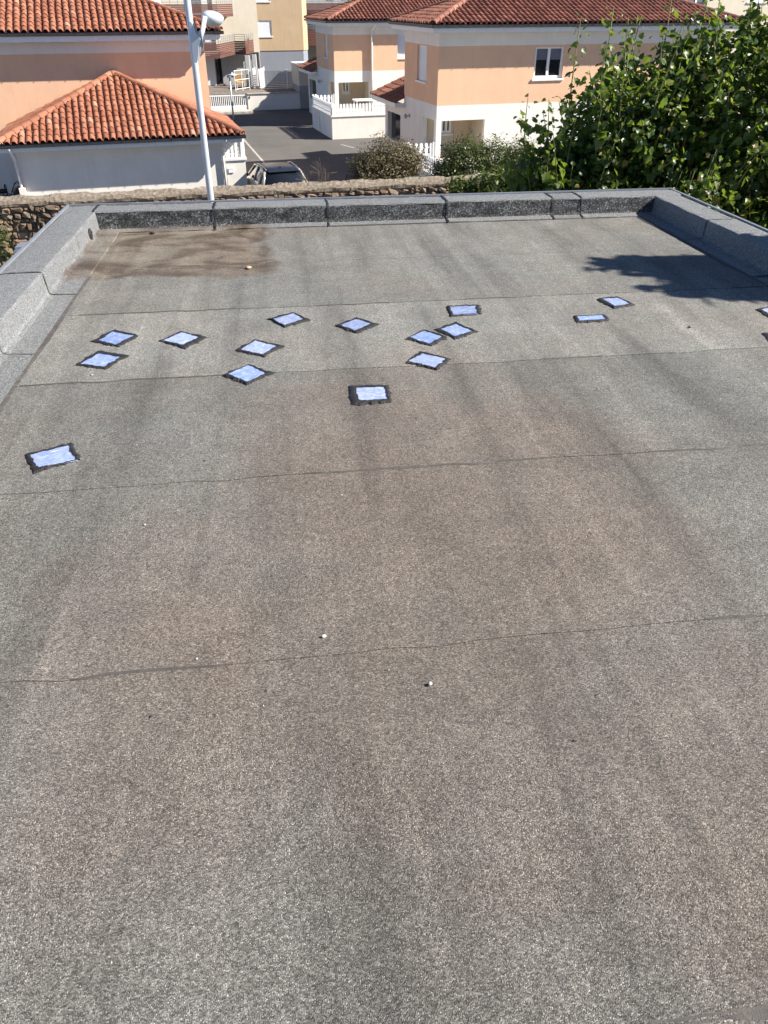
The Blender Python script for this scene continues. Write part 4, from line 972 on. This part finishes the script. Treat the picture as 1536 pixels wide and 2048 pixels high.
def trellis(lab, x, y, dx, dy):
    r = thing('trellis_panel', lab, 'trellis', SITE, (x, y, 1.1)); m = MB(); d = Vector((dx, dy, 0)); L = d.length; d.normalize(); n = Vector((d.y, -d.x, 0)); c = Vector((x, y, 0)) + d * L / 2
    for i in range(9): m.obox(c + Vector((0, 0, 1.16 + i * .15)), d * (L / 2), n * .012, (0, 0, .05))
    m.build('slat', 'white_paint', r); m = MB()
    for f in (0, 1): p = Vector((x, y, 0)) + d * L * f; m.tube([(p.x, p.y, 1.1), (p.x, p.y, 2.48)], .04, 6)
    m.build('post', 'white_paint', r)
trellis('white slatted panel beside the first grey pillar under the balcony', 10.25, 68.2, .35, 1.2)
trellis('white slatted panel in front of the second grey pillar', 10.62, 67.7, .75, 2.0)
rl = thing('deck_railing', 'thin white metal railing on the deck left of the pillars', 'railing', SITE, (8.8, 66.2, 1.1)); m = MB()
for z in (1.25, 1.85, 2.46): m.tube([(8.55, 66.2, z), (9.8, 67.4, z)], .022, 6)
for f in (0, .5, 1): m.tube([(8.55 + 1.25 * f, 66.2 + 1.2 * f, 1.1), (8.55 + 1.25 * f, 66.2 + 1.2 * f, 2.5)], .028, 6)
m.build('rail', 'white_paint', rl)
yc = thing('garden_chair', 'garden chair with yellow cushions on the deck under the balcony', 'chair', SITE, (9.2, 68.3, 1.1))
boxpart('seat', 'yellow_cloth', yc, ((8.9, 68.0, 1.5), (9.55, 68.6, 1.62))); m = MB(); m.obox((9.22, 68.68, 1.85), (.32, 0, 0), (0, .06, .02), (0, -.06, .22)); m.build('backrest', 'yellow_cloth', yc)
for x, y in ((8.93, 68.03), (9.52, 68.03), (8.93, 68.57), (9.52, 68.57)): boxpart('leg', 'white_paint', yc, ((x - .02, y - .02, 1.1), (x + .02, y + .02, 1.498)))

# pale building behind the right house
pb = thing('far_building', 'pale building behind the right house roof with a grey window', 'building', SITE, (36, 52, 0))
m = MB(); facade(m, (33.0, 52), (1, 0), 22, [(0, 14, 0)], [(3.6, 5.2, 5.9, 7.3, 0), (8.4, 9.9, 6.75, 8.2, 0)], .2); facade(m, (33.0, 60), (0, -1), 8, [(0, 14, 0)], []); m.build('wall', 'stucco_cream', pb)
window(pb, (36.6, 52), (1, 0), 5.9, 7.3, 1.6, 'glass'); window(pb, (41.4, 52), (1, 0), 6.75, 8.2, 1.5, 'shutter')

# ================================================================== street lamps
sl1 = thing('street_lamp', 'tall pale grey street lamp pole just behind the flat roof', 'street lamp', Matrix(), (-3.62, 17, 0), 'street lamps')
m = MB(); m.tube([(-3.62, 17, 0), (-3.62, 17, 3.0), (-3.62, 17, 6.1), (-3.62, 17, 9.0)], [.075, .068, .060, .058], 18); m.build('pole', 'lamp_metal', sl1, smooth=True)
m = MB()                                            # bracket: two cheeks clasping the pole and a knuckle
pr = [(-3.62, 6.64), (-3.575, 6.62), (-3.52, 6.46), (-3.46, 6.40), (-3.44, 6.32), (-3.49, 6.25), (-3.515, 6.10), (-3.56, 5.96), (-3.62, 5.98)]
for y0, y1 in ((16.905, 16.93), (17.07, 17.095)):
    n = len(pr); k0 = len(m.v); m.v += [(x, y0, z) for x, z in pr] + [(x, y1, z) for x, z in pr]
    m.f += [tuple(k0 + i for i in range(n)), tuple(k0 + n + i for i in reversed(range(n)))]; m.m += [0, 0]
    for i in range(n): m.f.append((k0 + i, k0 + n + i, k0 + n + (i + 1) % n, k0 + (i + 1) % n)); m.m.append(0)
m.tube([(-3.52, 17, 6.36), (-3.38, 16.96, 6.48)], [.07, .05], 12); m.build('bracket', 'lamp_metal', sl1)
m = MB(); m.tube([(-3.40, 16.66, 6.24), (-3.35, 16.72, 6.48), (-3.29, 16.80, 6.71)], [.042, .042, .042], 14); m.build('arm', 'lamp_metal', sl1, smooth=True)
bm = bmesh.new(); bmesh.ops.create_uvsphere(bm, u_segments=24, v_segments=14, radius=1)
for w in bm.verts:
    z = w.co.z; w.co = Vector((w.co.x * .20 * (1 + .12 * w.co.x), w.co.y * .30, z * (.10 if z > 0 else .17)))
me = bpy.data.meshes.new('lamp_head'); bm.to_mesh(me); bm.free(); me.materials.append(MAT['lamp_metal']); me.polygons.foreach_set('use_smooth', [True] * len(me.polygons))
hd_ = child('lamp_head', me, sl1, Matrix.Translation((-3.23, 17.12, 6.70)) @ Matrix.Rotation(R(8), 4, 'Y'))
m = MB(); m.lathe([(.0, -.205), (.13, -.20), (.17, -.16), (.17, -.12)], (-3.22, 17.12, 6.73), 18); m.build('lamp_glass', 'roof_edge_metal', hd_, smooth=True)
m = MB(); m.box((-3.40, 16.83, 6.66), (-3.26, 16.88, 6.74)); m.build('vent_slot', 'dark_metal', hd_)

sl2 = thing('street_lamp', 'small street lamp with flat disc head at the street end', 'street lamp', SITE, (7.12, 57.6, 0), 'street lamps')
m = MB(); m.tube([(7.12, 57.6, 0), (7.12, 57.6, 2.70)], [.06, .05], 10); m.build('pole', 'lamp_metal', sl2, smooth=True)
m = MB(); m.lathe([(.0, .16), (.03, .15), (.06, .06), (.30, .02), (.33, -.02), (.28, -.05), (.10, -.07), (.06, -.16)], (7.3, 57.6, 2.84), 16); m.build('lamp_head', 'lamp_metal', sl2, smooth=True)

# ================================================================== parked car
car = thing('parked_car', 'champagne coloured car with glossy dark roof parked behind the stone wall', 'car', SITE @ Matrix.Translation((5.62, 31.1, 0)) @ zrot(3) @ Matrix.Diagonal((1.05, 1.0, 1.0, 1)), (0, 0, 0))
def loft(m, secs):
    K = len(secs[0]); n0 = len(m.v)
    for s in secs: m.v += s
    for i in range(len(secs) - 1):
        for j in range(K - 1): a = n0 + i * K + j; m.f.append((a, a + 1, a + K + 1, a + K)); m.m.append(0)
def half(y, pts): return [(x, y, z) for x, z in pts] + [(-x, y, z) for x, z in reversed(pts)]
body = MB()
st = [(0.00, .60, .78, .62, .86), (0.06, .78, .86, .52, .95), (0.35, .87, .905, .25, 1.01), (1.0, .89, .92, .20, 1.00), (2.0, .89, .92, .20, .98), (3.0, .89, .915, .22, .95), (3.7, .86, .90, .26, .90), (4.15, .76, .84, .35, .80), (4.28, .60, .70, .50, .68)]
secs = []
for y, wt, wm, zb_, zt_ in st:
    secs.append(half(y, [(0.001, zb_ - .02), (wm * .85, zb_ - .02), (wm * .97, zb_ + .12), (wm, (zb_ + zt_) / 2), (wm * .985, zt_ - .10), (wt * .97, zt_), (0.001, zt_ + .015)]))
loft(body, secs)
for s in (secs[0], secs[-1]): body.face(s)
b_ = body.build('body', 'car_paint', car, smooth=True)
gl = MB(); gs_ = []
for y, wb, wr, zr_ in ((.16, .80, .78, 1.0), (.42, .83, .66, 1.36), (.60, .84, .63, 1.455), (1.2, .855, .635, 1.50), (2.0, .86, .635, 1.49), (2.45, .86, .62, 1.43), (3.15, .84, .78, .99)):
    gs_.append(half(y, [(wb, .93), (wb * .5 + wr * .5 + .015, (.93 + zr_) / 2), (wr, zr_ - .02), (0.001, zr_ + .005)]))
loft(gl, gs_); gl.build('windows', 'car_glass', car, smooth=True)
rf_ = MB(); rs_ = []
for y, w, z in ((.50, .60, 1.435), (.58, .64, 1.468), (1.2, .655, 1.513), (2.0, .65, 1.503), (2.38, .62, 1.455)):
    rs_.append(half(y, [(w, z - .055), (w * .98, z - .012), (w * .7, z + .012), (0.001, z + .020)]))
loft(rf_, rs_); rf_.build('roof', 'car_roof', car, smooth=True)
for s in (-1, 1):
    for pts_, rr_ in (([(s * .83, .22, .98), (s * .72, .42, 1.26), (s * .665, .58, 1.44)], [.055, .055, .04]), ([(s * .855, .85, .97), (s * .66, .78, 1.46)], [.05, .04]), ([(s * .87, 1.75, .96), (s * .665, 1.65, 1.485)], [.035, .035]), ([(s * .85, 3.0, .96), (s * .65, 2.42, 1.43)], [.035, .035])):
        p = MB(); p.tube(pts_, rr_, 6); p.build('pillar', 'car_paint', car, smooth=True)
    p = MB(); p.tube([(s * .60, .62, 1.50), (s * .61, .9, 1.545), (s * .61, 1.9, 1.54), (s * .60, 2.25, 1.485)], .018, 6); p.build('roof_rail', 'zinc', car, smooth=True)
    mr = bmesh.new(); bmesh.ops.create_uvsphere(mr, u_segments=12, v_segments=8, radius=1); me = bpy.data.meshes.new('mirror'); mr.to_mesh(me); mr.free(); me.materials.append(MAT['car_roof']); me.polygons.foreach_set('use_smooth', [True] * len(me.polygons))
    child('mirror', me, car, Matrix.Translation((s * 1.0, 2.62, 1.04)) @ Matrix.Diagonal((.12, .07, .085, 1)))
    p = MB(); p.obox((s * .70, .055, .88), (.13, .02 * s, 0), (0, .05, 0), (0, 0, .07)); p.build('tail_light', 'tail_red', car)
    p = MB(); p.obox((s * .915, 1.35, .80), (.012, 0, 0), (0, .09, 0), (0, 0, .018)); p.build('door_handle', 'car_paint', car)
    for y in (.78, 3.38):
        t_ = MB(); prf = [(.20, -.10), (.29, -.105), (.325, -.07), (.325, .07), (.29, .105), (.20, .10)]
        n0 = len(t_.v); sg_ = 20
        for r_, d_ in prf:
            for j in range(sg_): a = 2 * math.pi * j / sg_; t_.v.append((s * .80 + d_, y + r_ * math.cos(a), .325 + r_ * math.sin(a)))
        for i in range(len(prf) - 1):
            for j in range(sg_): a, b = n0 + i * sg_ + j, n0 + i * sg_ + (j + 1) % sg_; t_.f.append((a, b, b + sg_, a + sg_)); t_.m.append(0)
        tyre = t_.build('tyre', 'black_rubber', car, smooth=True)
        r_ = MB(); r_.tube([(s * .80 - .06, y, .325), (s * .80 + s * .085, y, .325)], .205, 16); r_.build('rim', 'zinc', tyre)
p = MB(); p.obox((0, .92, 1.545), (.012, 0, 0), (0, .06, 0), (0, .02, .035)); p.build('antenna_fin', 'car_roof', car)
p = MB(); p.obox((0, .50, 1.462), (.55, 0, 0), (0, .08, .012), (0, 0, .014)); p.build('roof_spoiler', 'car_roof', car)
p = MB(); p.obox((0, -.012, .74), (.26, 0, 0), (0, .008, 0), (0, 0, .055)); p.build('number_plate', 'white_paint', car)
p = MB(); p.tube([(-.5, .16, 1.0), (.1, .24, 1.10)], .010, 5); p.build('rear_wiper', 'black_rubber', car)

# ================================================================== plants
def leaf_template(kind):
    if kind == 'maple':                             # broad lobed leaf folded a little along its midrib
        pts = [(0, 0), (.22, -.06), (.50, .10), (.42, .30), (.52, .50), (.30, .62), (.20, .84), (0, 1.05)]
        v = [(x, y, .16 * x + .10 * math.sin(y * 3)) for x, y in pts] + [(-x, y, .16 * x + .10 * math.sin(y * 3)) for x, y in pts[1:-1]]
        n = len(pts); f = []
        for i in range(1, n - 1): f.append((0, i, i + 1))
        L = [0] + list(range(n, 2 * n - 2)) + [n - 1]
        for i in range(1, n - 1): f.append((0, L[i + 1], L[i]))
        return np.array(v), f
    v = [(0, 0, 0), (.22, .35, .05), (.18, .7, .05), (0, 1, -.04), (-.18, .7, .05), (-.22, .35, .05)]
    return np.array(v), [(0, 1, 2, 3), (0, 3, 4, 5)]
def rand_frames(n, nrm, spread, rng):
    """orthonormal frames whose third axis scatters about nrm (n,3)"""
    w = nrm + rng.normal(0, spread, (n, 3)); w /= np.linalg.norm(w, axis=1)[:, None] + 1e-9
    a = rng.normal(0, 1, (n, 3)); a[:, 2] -= .5; u = np.cross(a, w); u /= np.linalg.norm(u, axis=1)[:, None] + 1e-9
    v = np.cross(w, u); return np.stack([u, v, w], axis=2)
def leaves_mesh(name, tmpl, pos, fr, size, mat):
    V, F = tmpl; n, k = len(pos), len(V)
    W = pos[:, None, :] + np.einsum('nij,kj->nki', fr, V) * size[:, None, None]
    me = bpy.data.meshes.new(name); fl = np.array([len(f) for f in F]); li = np.concatenate([np.array(f) for f in F])
    me.vertices.add(n * k); me.vertices.foreach_set('co', W.reshape(-1).astype(np.float32))
    loops = (np.arange(n)[:, None] * k + li[None, :]).reshape(-1); tot = np.tile(fl, n)
    me.loops.add(len(loops)); me.loops.foreach_set('vertex_index', loops.astype(np.int32))
    me.polygons.add(len(tot)); st = np.concatenate([[0], np.cumsum(tot)[:-1]])
    me.polygons.foreach_set('loop_start', st.astype(np.int32)); me.polygons.foreach_set('loop_total', tot.astype(np.int32))
    me.update(calc_edges=True); me.validate(); me.materials.append(MAT[mat]); return me
def crown_obj(name, me, parent):
    o = bpy.data.objects.new(name, me); COL.objects.link(o); o.parent = parent; o['kind'] = 'stuff'; ORG[o.name] = ORG[parent.name]; return o
def unit(n, rng):
    d = rng.normal(0, 1, (n, 3)); return d / np.linalg.norm(d, axis=1)[:, None]

# --- the broad-leaved tree behind the far right corner of the roof
TB = Vector((4.3, 10.9, 0))
tr = thing('leafy_tree', 'leafy green tree with upright shoots behind the right roof corner', 'tree', Matrix(), tuple(TB))
rng = np.random.default_rng(5)
m = MB(); m.tube([(4.3, 10.9, 0), (4.28, 10.88, 1.5), (4.35, 10.92, 2.8), (4.3, 10.9, 3.6)], [.19, .15, .13, .11], 10); m.build('trunk', 'bark', tr, smooth=True)
# envelope of the crown: lumps (centre, radii)
lumps = [((3.15, 10.5, 5.30), (1.05, .95, 1.20)), ((2.35, 10.3, 4.85), (.72, .75, .80)), ((4.3, 10.6, 5.60), (1.25, 1.15, 1.35)), ((5.5, 10.6, 5.5), (1.2, 1.15, 1.55)), ((3.7, 10.0, 4.5), (1.3, .8, .9)), ((5.0, 9.8, 4.4), (1.2, .8, 1.0)), ((6.6, 10.8, 5.4), (1.2, 1.2, 1.7)), ((1.95, 10.4, 4.5), (.5, .6, .55)), ((3.5, 11.3, 4.5), (1.5, .8, 1.3)), ((5.6, 11.5, 4.6), (1.6, .8, 1.5))]
for (c, r) in lumps:
    m = MB(); a = Vector((4.3, 10.9, 3.4)); b = Vector(c); mid = (a + b) / 2 + Vector((random.uniform(-.15, .15), 0, -.15)); m.tube([a, mid, b, b + Vector((0, 0, r[2] * .6))], [.07, .05, .032, .012], 6); m.build('limb', 'bark', tr, smooth=True)
T = leaf_template('maple'); pos, nrm, siz = [], [], []; stems = MB()
shoots = []
for (c, r), cnt in zip(lumps, (44, 26, 56, 50, 34, 32, 36, 14, 14, 14)):
    for _ in range(cnt):
        d = unit(1, rng)[0]; d[2] = abs(d[2]) * .8 + .05 if rng.random() < .8 else d[2]; d[1] = -abs(d[1]) if rng.random() < .62 else d[1]
        p0 = np.array(c) + d * np.array(r) * rng.uniform(.45, .85)
        out = d * .55 + np.array([0, 0, rng.uniform(.5, 1.1)]) + rng.normal(0, .12, 3); out /= np.linalg.norm(out)
        shoots.append((p0, out, rng.uniform(.45, .95)))
# upright leaders that break the outline
for x, y, z0, z1, dx in ((1.72, 10.2, 5.25, 5.98, -.10), (2.0, 10.2, 5.3, 6.05, -.06), (2.22, 10.3, 5.5, 6.80, -.06), (2.58, 10.3, 5.8, 6.82, -.02), (2.86, 10.4, 6.0, 6.95, .03), (3.25, 10.4, 6.0, 7.12, .0), (3.30, 10.5, 6.0, 6.6, .15), (3.62, 10.4, 6.1, 7.02, .04), (3.95, 10.5, 6.2, 6.75, .0), (4.3, 10.4, 6.2, 7.0, .06), (4.7, 10.4, 6.3, 7.25, .05), (5.2, 10.4, 6.3, 7.4, .05), (1.55, 10.1, 4.8, 5.2, -.25), (1.9, 10.0, 4.6, 5.5, -.2)):
    L = math.sqrt((z1 - z0) ** 2 + dx * dx); shoots.append((np.array([x, y, z0]), np.array([dx, 0, z1 - z0]) / L, L))
for p0, d, L in shoots:
    n = int(L / .032); bend = rng.normal(0, .22, 3); pts = []
    side0 = rng.uniform(0, 6.28)
    for i in range(n + 1):
        f = i / n; p = p0 + d * L * f + bend * (f * f) * L * .4; pts.append(p)
        if i == 0: continue
        a = side0 + i * 2.4; sd = np.array([math.cos(a), math.sin(a), 0]); q = p + sd * rng.uniform(.03, .11) + np.array([0, 0, rng.uniform(-.05, .03)])
        s = (.112 - .060 * f ** 2) * rng.uniform(.5, 1.25)
        pos.append(q); siz.append(s); w = sd * .75 + np.array([0, 0, .65]) + np.array([.15, -.25, 0]); nrm.append(w)
    stems.tube([tuple(p) for p in pts[::4] + [pts[-1]]], [.0095 - .006 * j / max(1, len(pts[::4])) for j in range(len(pts[::4]) + 1)], 4, cap=False)
pos, nrm, siz = np.array(pos), np.array(nrm), np.array(siz)
# inner foliage of the lumps
ip, inn = [], []
for (c, r), cnt in zip(lumps, (3800, 1900, 5600, 5200, 4600, 4300, 4000, 1000, 6500, 7000)):
    d = unit(cnt, rng); rad = rng.uniform(.35, 1.0, cnt) ** .5; ip.append(np.array(c) + d * np.array(r) * rad[:, None] * .95); inn.append(d * .5 + np.array([0, 0, .6]))
ip, inn = np.concatenate(ip), np.concatenate(inn)
vis = pos[:, 1] < 10.75
order = np.argsort(-(siz * vis * (pos[:, 0] < 4.7) * (pos[:, 2] > 4.75) * (1 + .5 * rng.random(len(siz)))))
sel = order[:300]; rest_i = order[300:]
fr = rand_frames(len(pos), nrm, .6, rng)
lme = []
for q in range(5):
    V, F = T; me = bpy.data.meshes.new('leaf'); vv = V.copy(); vv[:, 2] *= (1 + .5 * (q - 2)); me.from_pydata([tuple(x) for x in vv], [], F); me.materials.append(MAT['leaf_maple']); lme.append(me)
for i in sel:
    Mx = Matrix([[fr[i][r_][c_] * siz[i] for c_ in range(3)] + [pos[i][r_]] for r_ in range(3)] + [[0, 0, 0, 1]])
    child('leaf', lme[i % 5], tr, Mx)
org = np.array(TB)
P2 = np.concatenate([pos[rest_i], ip]); F2 = np.concatenate([fr[rest_i], rand_frames(len(ip), inn, .55, rng)]); S2 = np.concatenate([siz[rest_i], rng.uniform(.04, .105, len(ip))])
crown_obj('crown', leaves_mesh('crown', T, P2 - org, F2, S2, 'leaf_maple'), tr)
o = stems.build('shoots', 'green_stem', tr); o['kind'] = 'stuff'

# --- bushes and other trees
def bush(name, lab, cat, base, blobs, n, size, mat, twigs, frame=SITE, trunk_r=.03, spread=.6, seed=1, upr=.6, shell=.55, twig_mat='twig', sprig=0):
    rng = np.random.default_rng(seed); r = thing(name, lab, cat, frame, base); B = np.array(base); P, Nn = [], []
    vol = np.array([a[1][0] * a[1][1] * a[1][2] for a in blobs]) ** .67; vol /= vol.sum(); tw = MB()
    for (c, rad), f in zip(blobs, vol):
        k = int(n * f); d = unit(k, rng); q = rng.uniform(shell, 1.0, k)
        lob = 1 + .22 * np.sin(d[:, 0] * 5 + seed) * np.sin(d[:, 2] * 6 + c[0]) + .13 * np.sin(d[:, 1] * 11 + d[:, 2] * 9 + c[1])
        P.append(np.array(c) + d * np.array(rad) * (q * lob)[:, None]); Nn.append(d + np.array([0, 0, upr]))
        for _ in range(int(twigs * f) + 1):
            e = unit(1, rng)[0]; e[2] = abs(e[2]); top = np.array(c) + e * np.array(rad) * rng.uniform(.85, 1.22); st_ = B + np.array([rng.normal(0, .1), rng.normal(0, .1), 0]); md = (st_ + np.array(c)) / 2 + rng.normal(0, .08, 3)
            tw.tube([tuple(st_), tuple(md), tuple(np.array(c) * .4 + top * .6 - e * .1), tuple(top)], [trunk_r, trunk_r * .7, trunk_r * .35, .004], 5, cap=False)
            if sprig:
                for s_ in range(sprig): P.append((top - e * rng.uniform(0, .3) + rng.normal(0, .035, 3))[None, :]); Nn.append((e + rng.normal(0, .3, 3))[None, :])
    P, Nn = np.concatenate(P), np.concatenate(Nn)
    crown_obj('crown', leaves_mesh('crown', leaf_template('oval'), P - B, rand_frames(len(P), Nn, spread, rng), rng.uniform(size * .6, size * 1.3, len(P)), mat), r)
    tw.build('trunk', twig_mat, r, smooth=True); return r
bush('twiggy_shrub', 'dry brownish twiggy shrub behind the wall in the middle', 'shrub', (8.2, 26.2, 0), [((8.15, 26.2, 2.45), (.95, .7, .85)), ((7.35, 26.2, 2.25), (.6, .6, .62)), ((8.95, 26.3, 2.45), (.6, .55, .68)), ((7.9, 26.2, 1.6), (1.1, .7, .8))], 26000, .070, 'leaf_olive', 60, trunk_r=.012, seed=3, shell=.25, spread=.8, sprig=14)
bush('green_shrub', 'dark green shrub with pale tips left of the leafy tree', 'shrub', (11.1, 26.2, 0), [((10.9, 26.2, 2.25), (.95, .8, .92)), ((11.9, 26.3, 2.2), (1.0, .8, .85)), ((10.2, 26.2, 1.9), (.55, .6, .65)), ((12.9, 26.2, 2.1), (.9, .8, .9))], 26000, .085, 'leaf_hedge', 40, trunk_r=.012, seed=4, shell=.45, sprig=14)
bush('leafy_shrub', 'low green shrub hanging over the wall below the tree', 'shrub', (10.4, 22.4, 0), [((10.6, 22.6, 1.9), (.9, .6, .85)), ((9.75, 22.9, 2.0), (.65, .4, .55)), ((11.6, 22.4, 2.0), (1.0, .7, 1.0)), ((12.8, 22.3, 2.0), (1.1, .8, 1.2))], 12000, .10, 'leaf_dark', 30, trunk_r=.02, seed=6, shell=.4, sprig=8)
bush('broadleaf_creeper', 'light green broad leaved creeper spilling over the right end of the wall', 'creeper', (10.3, 22.4, 0), [((10.35, 22.55, 2.35), (.75, .4, .45)), ((9.45, 22.95, 2.25), (.5, .35, .35)), ((11.3, 22.4, 2.2), (.8, .5, .6))], 2600, .15, 'leaf_ivy', 16, trunk_r=.012, seed=21, shell=.35, sprig=6)
bush('bare_shrub', 'nearly bare twigs standing in front of the parked car', 'shrub', (5.75, 25.35, 0), [((5.75, 25.4, 2.38), (.45, .2, .42)), ((5.2, 25.4, 2.25), (.35, .2, .28))], 60, .04, 'leaf_olive', 42, trunk_r=.012, seed=8)
bush('climbing_ivy', 'green creeper on the stone wall at the left edge', 'creeper', (-4.3, 23.9, 0), [((-3.95, 23.9, 1.55), (.62, .22, .7)), ((-3.35, 23.85, .50), (.75, .28, .55)), ((-4.2, 23.8, .3), (.8, .4, .5))], 6000, .055, 'leaf_ivy', 20, trunk_r=.012, seed=9, shell=.2)
bush('low_greenery', 'yellowish green weeds at the foot of the stone wall, left', 'shrub', (-3.0, 23.0, 0), [((-3.3, 23.2, .35), (.9, .4, .42)), ((-2.2, 23.2, .25), (.8, .35, .3))], 2600, .06, 'leaf_ivy', 14, trunk_r=.01, seed=12, shell=.2)
bush('balcony_plants', 'pale green plants on the far balcony above the middle house', 'plant', (18.6, 75, 6.0), [((18.2, 75, 7.15), (1.0, .4, .42)), ((19.6, 75, 7.15), (.9, .4, .44))], 1500, .10, 'leaf_ivy', 8, trunk_r=.01, seed=14)
bush('dark_evergreen', 'dark evergreen tree in the top right corner behind the leafy tree', 'tree', (24.5, 23.0, 0), [((24.6, 23.0, 5.4), (1.9, 1.6, 2.3)), ((25.8, 23.2, 4.4), (2.3, 1.8, 2.6)), ((24.0, 22.5, 3.0), (2.4, 1.6, 2.0)), ((26.4, 23.4, 7.0), (1.6, 1.5, 2.4))], 16000, .13, 'leaf_dark', 40, trunk_r=.09, seed=15, shell=.4, twig_mat='bark')
bush('green_tree', 'green tree filling the right edge behind the leafy tree', 'tree', (7.4, 14.8, 0), [((7.6, 14.8, 4.6), (2.0, 1.3, 2.3)), ((5.6, 15.2, 3.2), (1.8, 1.2, 1.9)), ((9.4, 15.0, 4.8), (1.6, 1.3, 2.6)), ((3.9, 15.4, 2.0), (1.3, 1.0, 1.3))], 26000, .12, 'leaf_dark', 40, frame=Matrix(), trunk_r=.07, seed=16, shell=.35, twig_mat='bark')
# columnar conifer beside the roof, outside the picture; its top throws the shadow on the right of the roof
cp = ROOF @ Vector((6.42, 4.12, 0)); cz = cp.z
bush('columnar_conifer', 'tall narrow conifer right of the roof, seen only by its shadow', 'tree', (cp.x, cp.y, 0), [((cp.x, cp.y + .02, cz + 1.75), (.52, .52, 1.15)), ((cp.x + .1, cp.y + .02, cz + 1.9), (.42, .46, .8)), ((cp.x + .15, cp.y + .24, cz + 2.2), (.24, .24, .45)), ((cp.x + .15, cp.y - .24, cz + 2.1), (.24, .24, .45)), ((cp.x - .1, cp.y, cz + 1.2), (.5, .55, 1.0)), ((cp.x, cp.y + .24, cz + 2.62), (.22, .22, .66)), ((cp.x, cp.y - .24, cz + 2.52), (.20, .20, .62)), ((cp.x, cp.y, cz + 2.05), (.45, .50, .55)), ((cp.x, cp.y, cz + .4), (.62, .60, 1.6)), ((cp.x, cp.y, cz - 2.0), (.75, .75, 2.4))], 64000, .22, 'leaf_dark', 30, frame=Matrix(), trunk_r=.04, seed=17, shell=.1, twig_mat='bark')
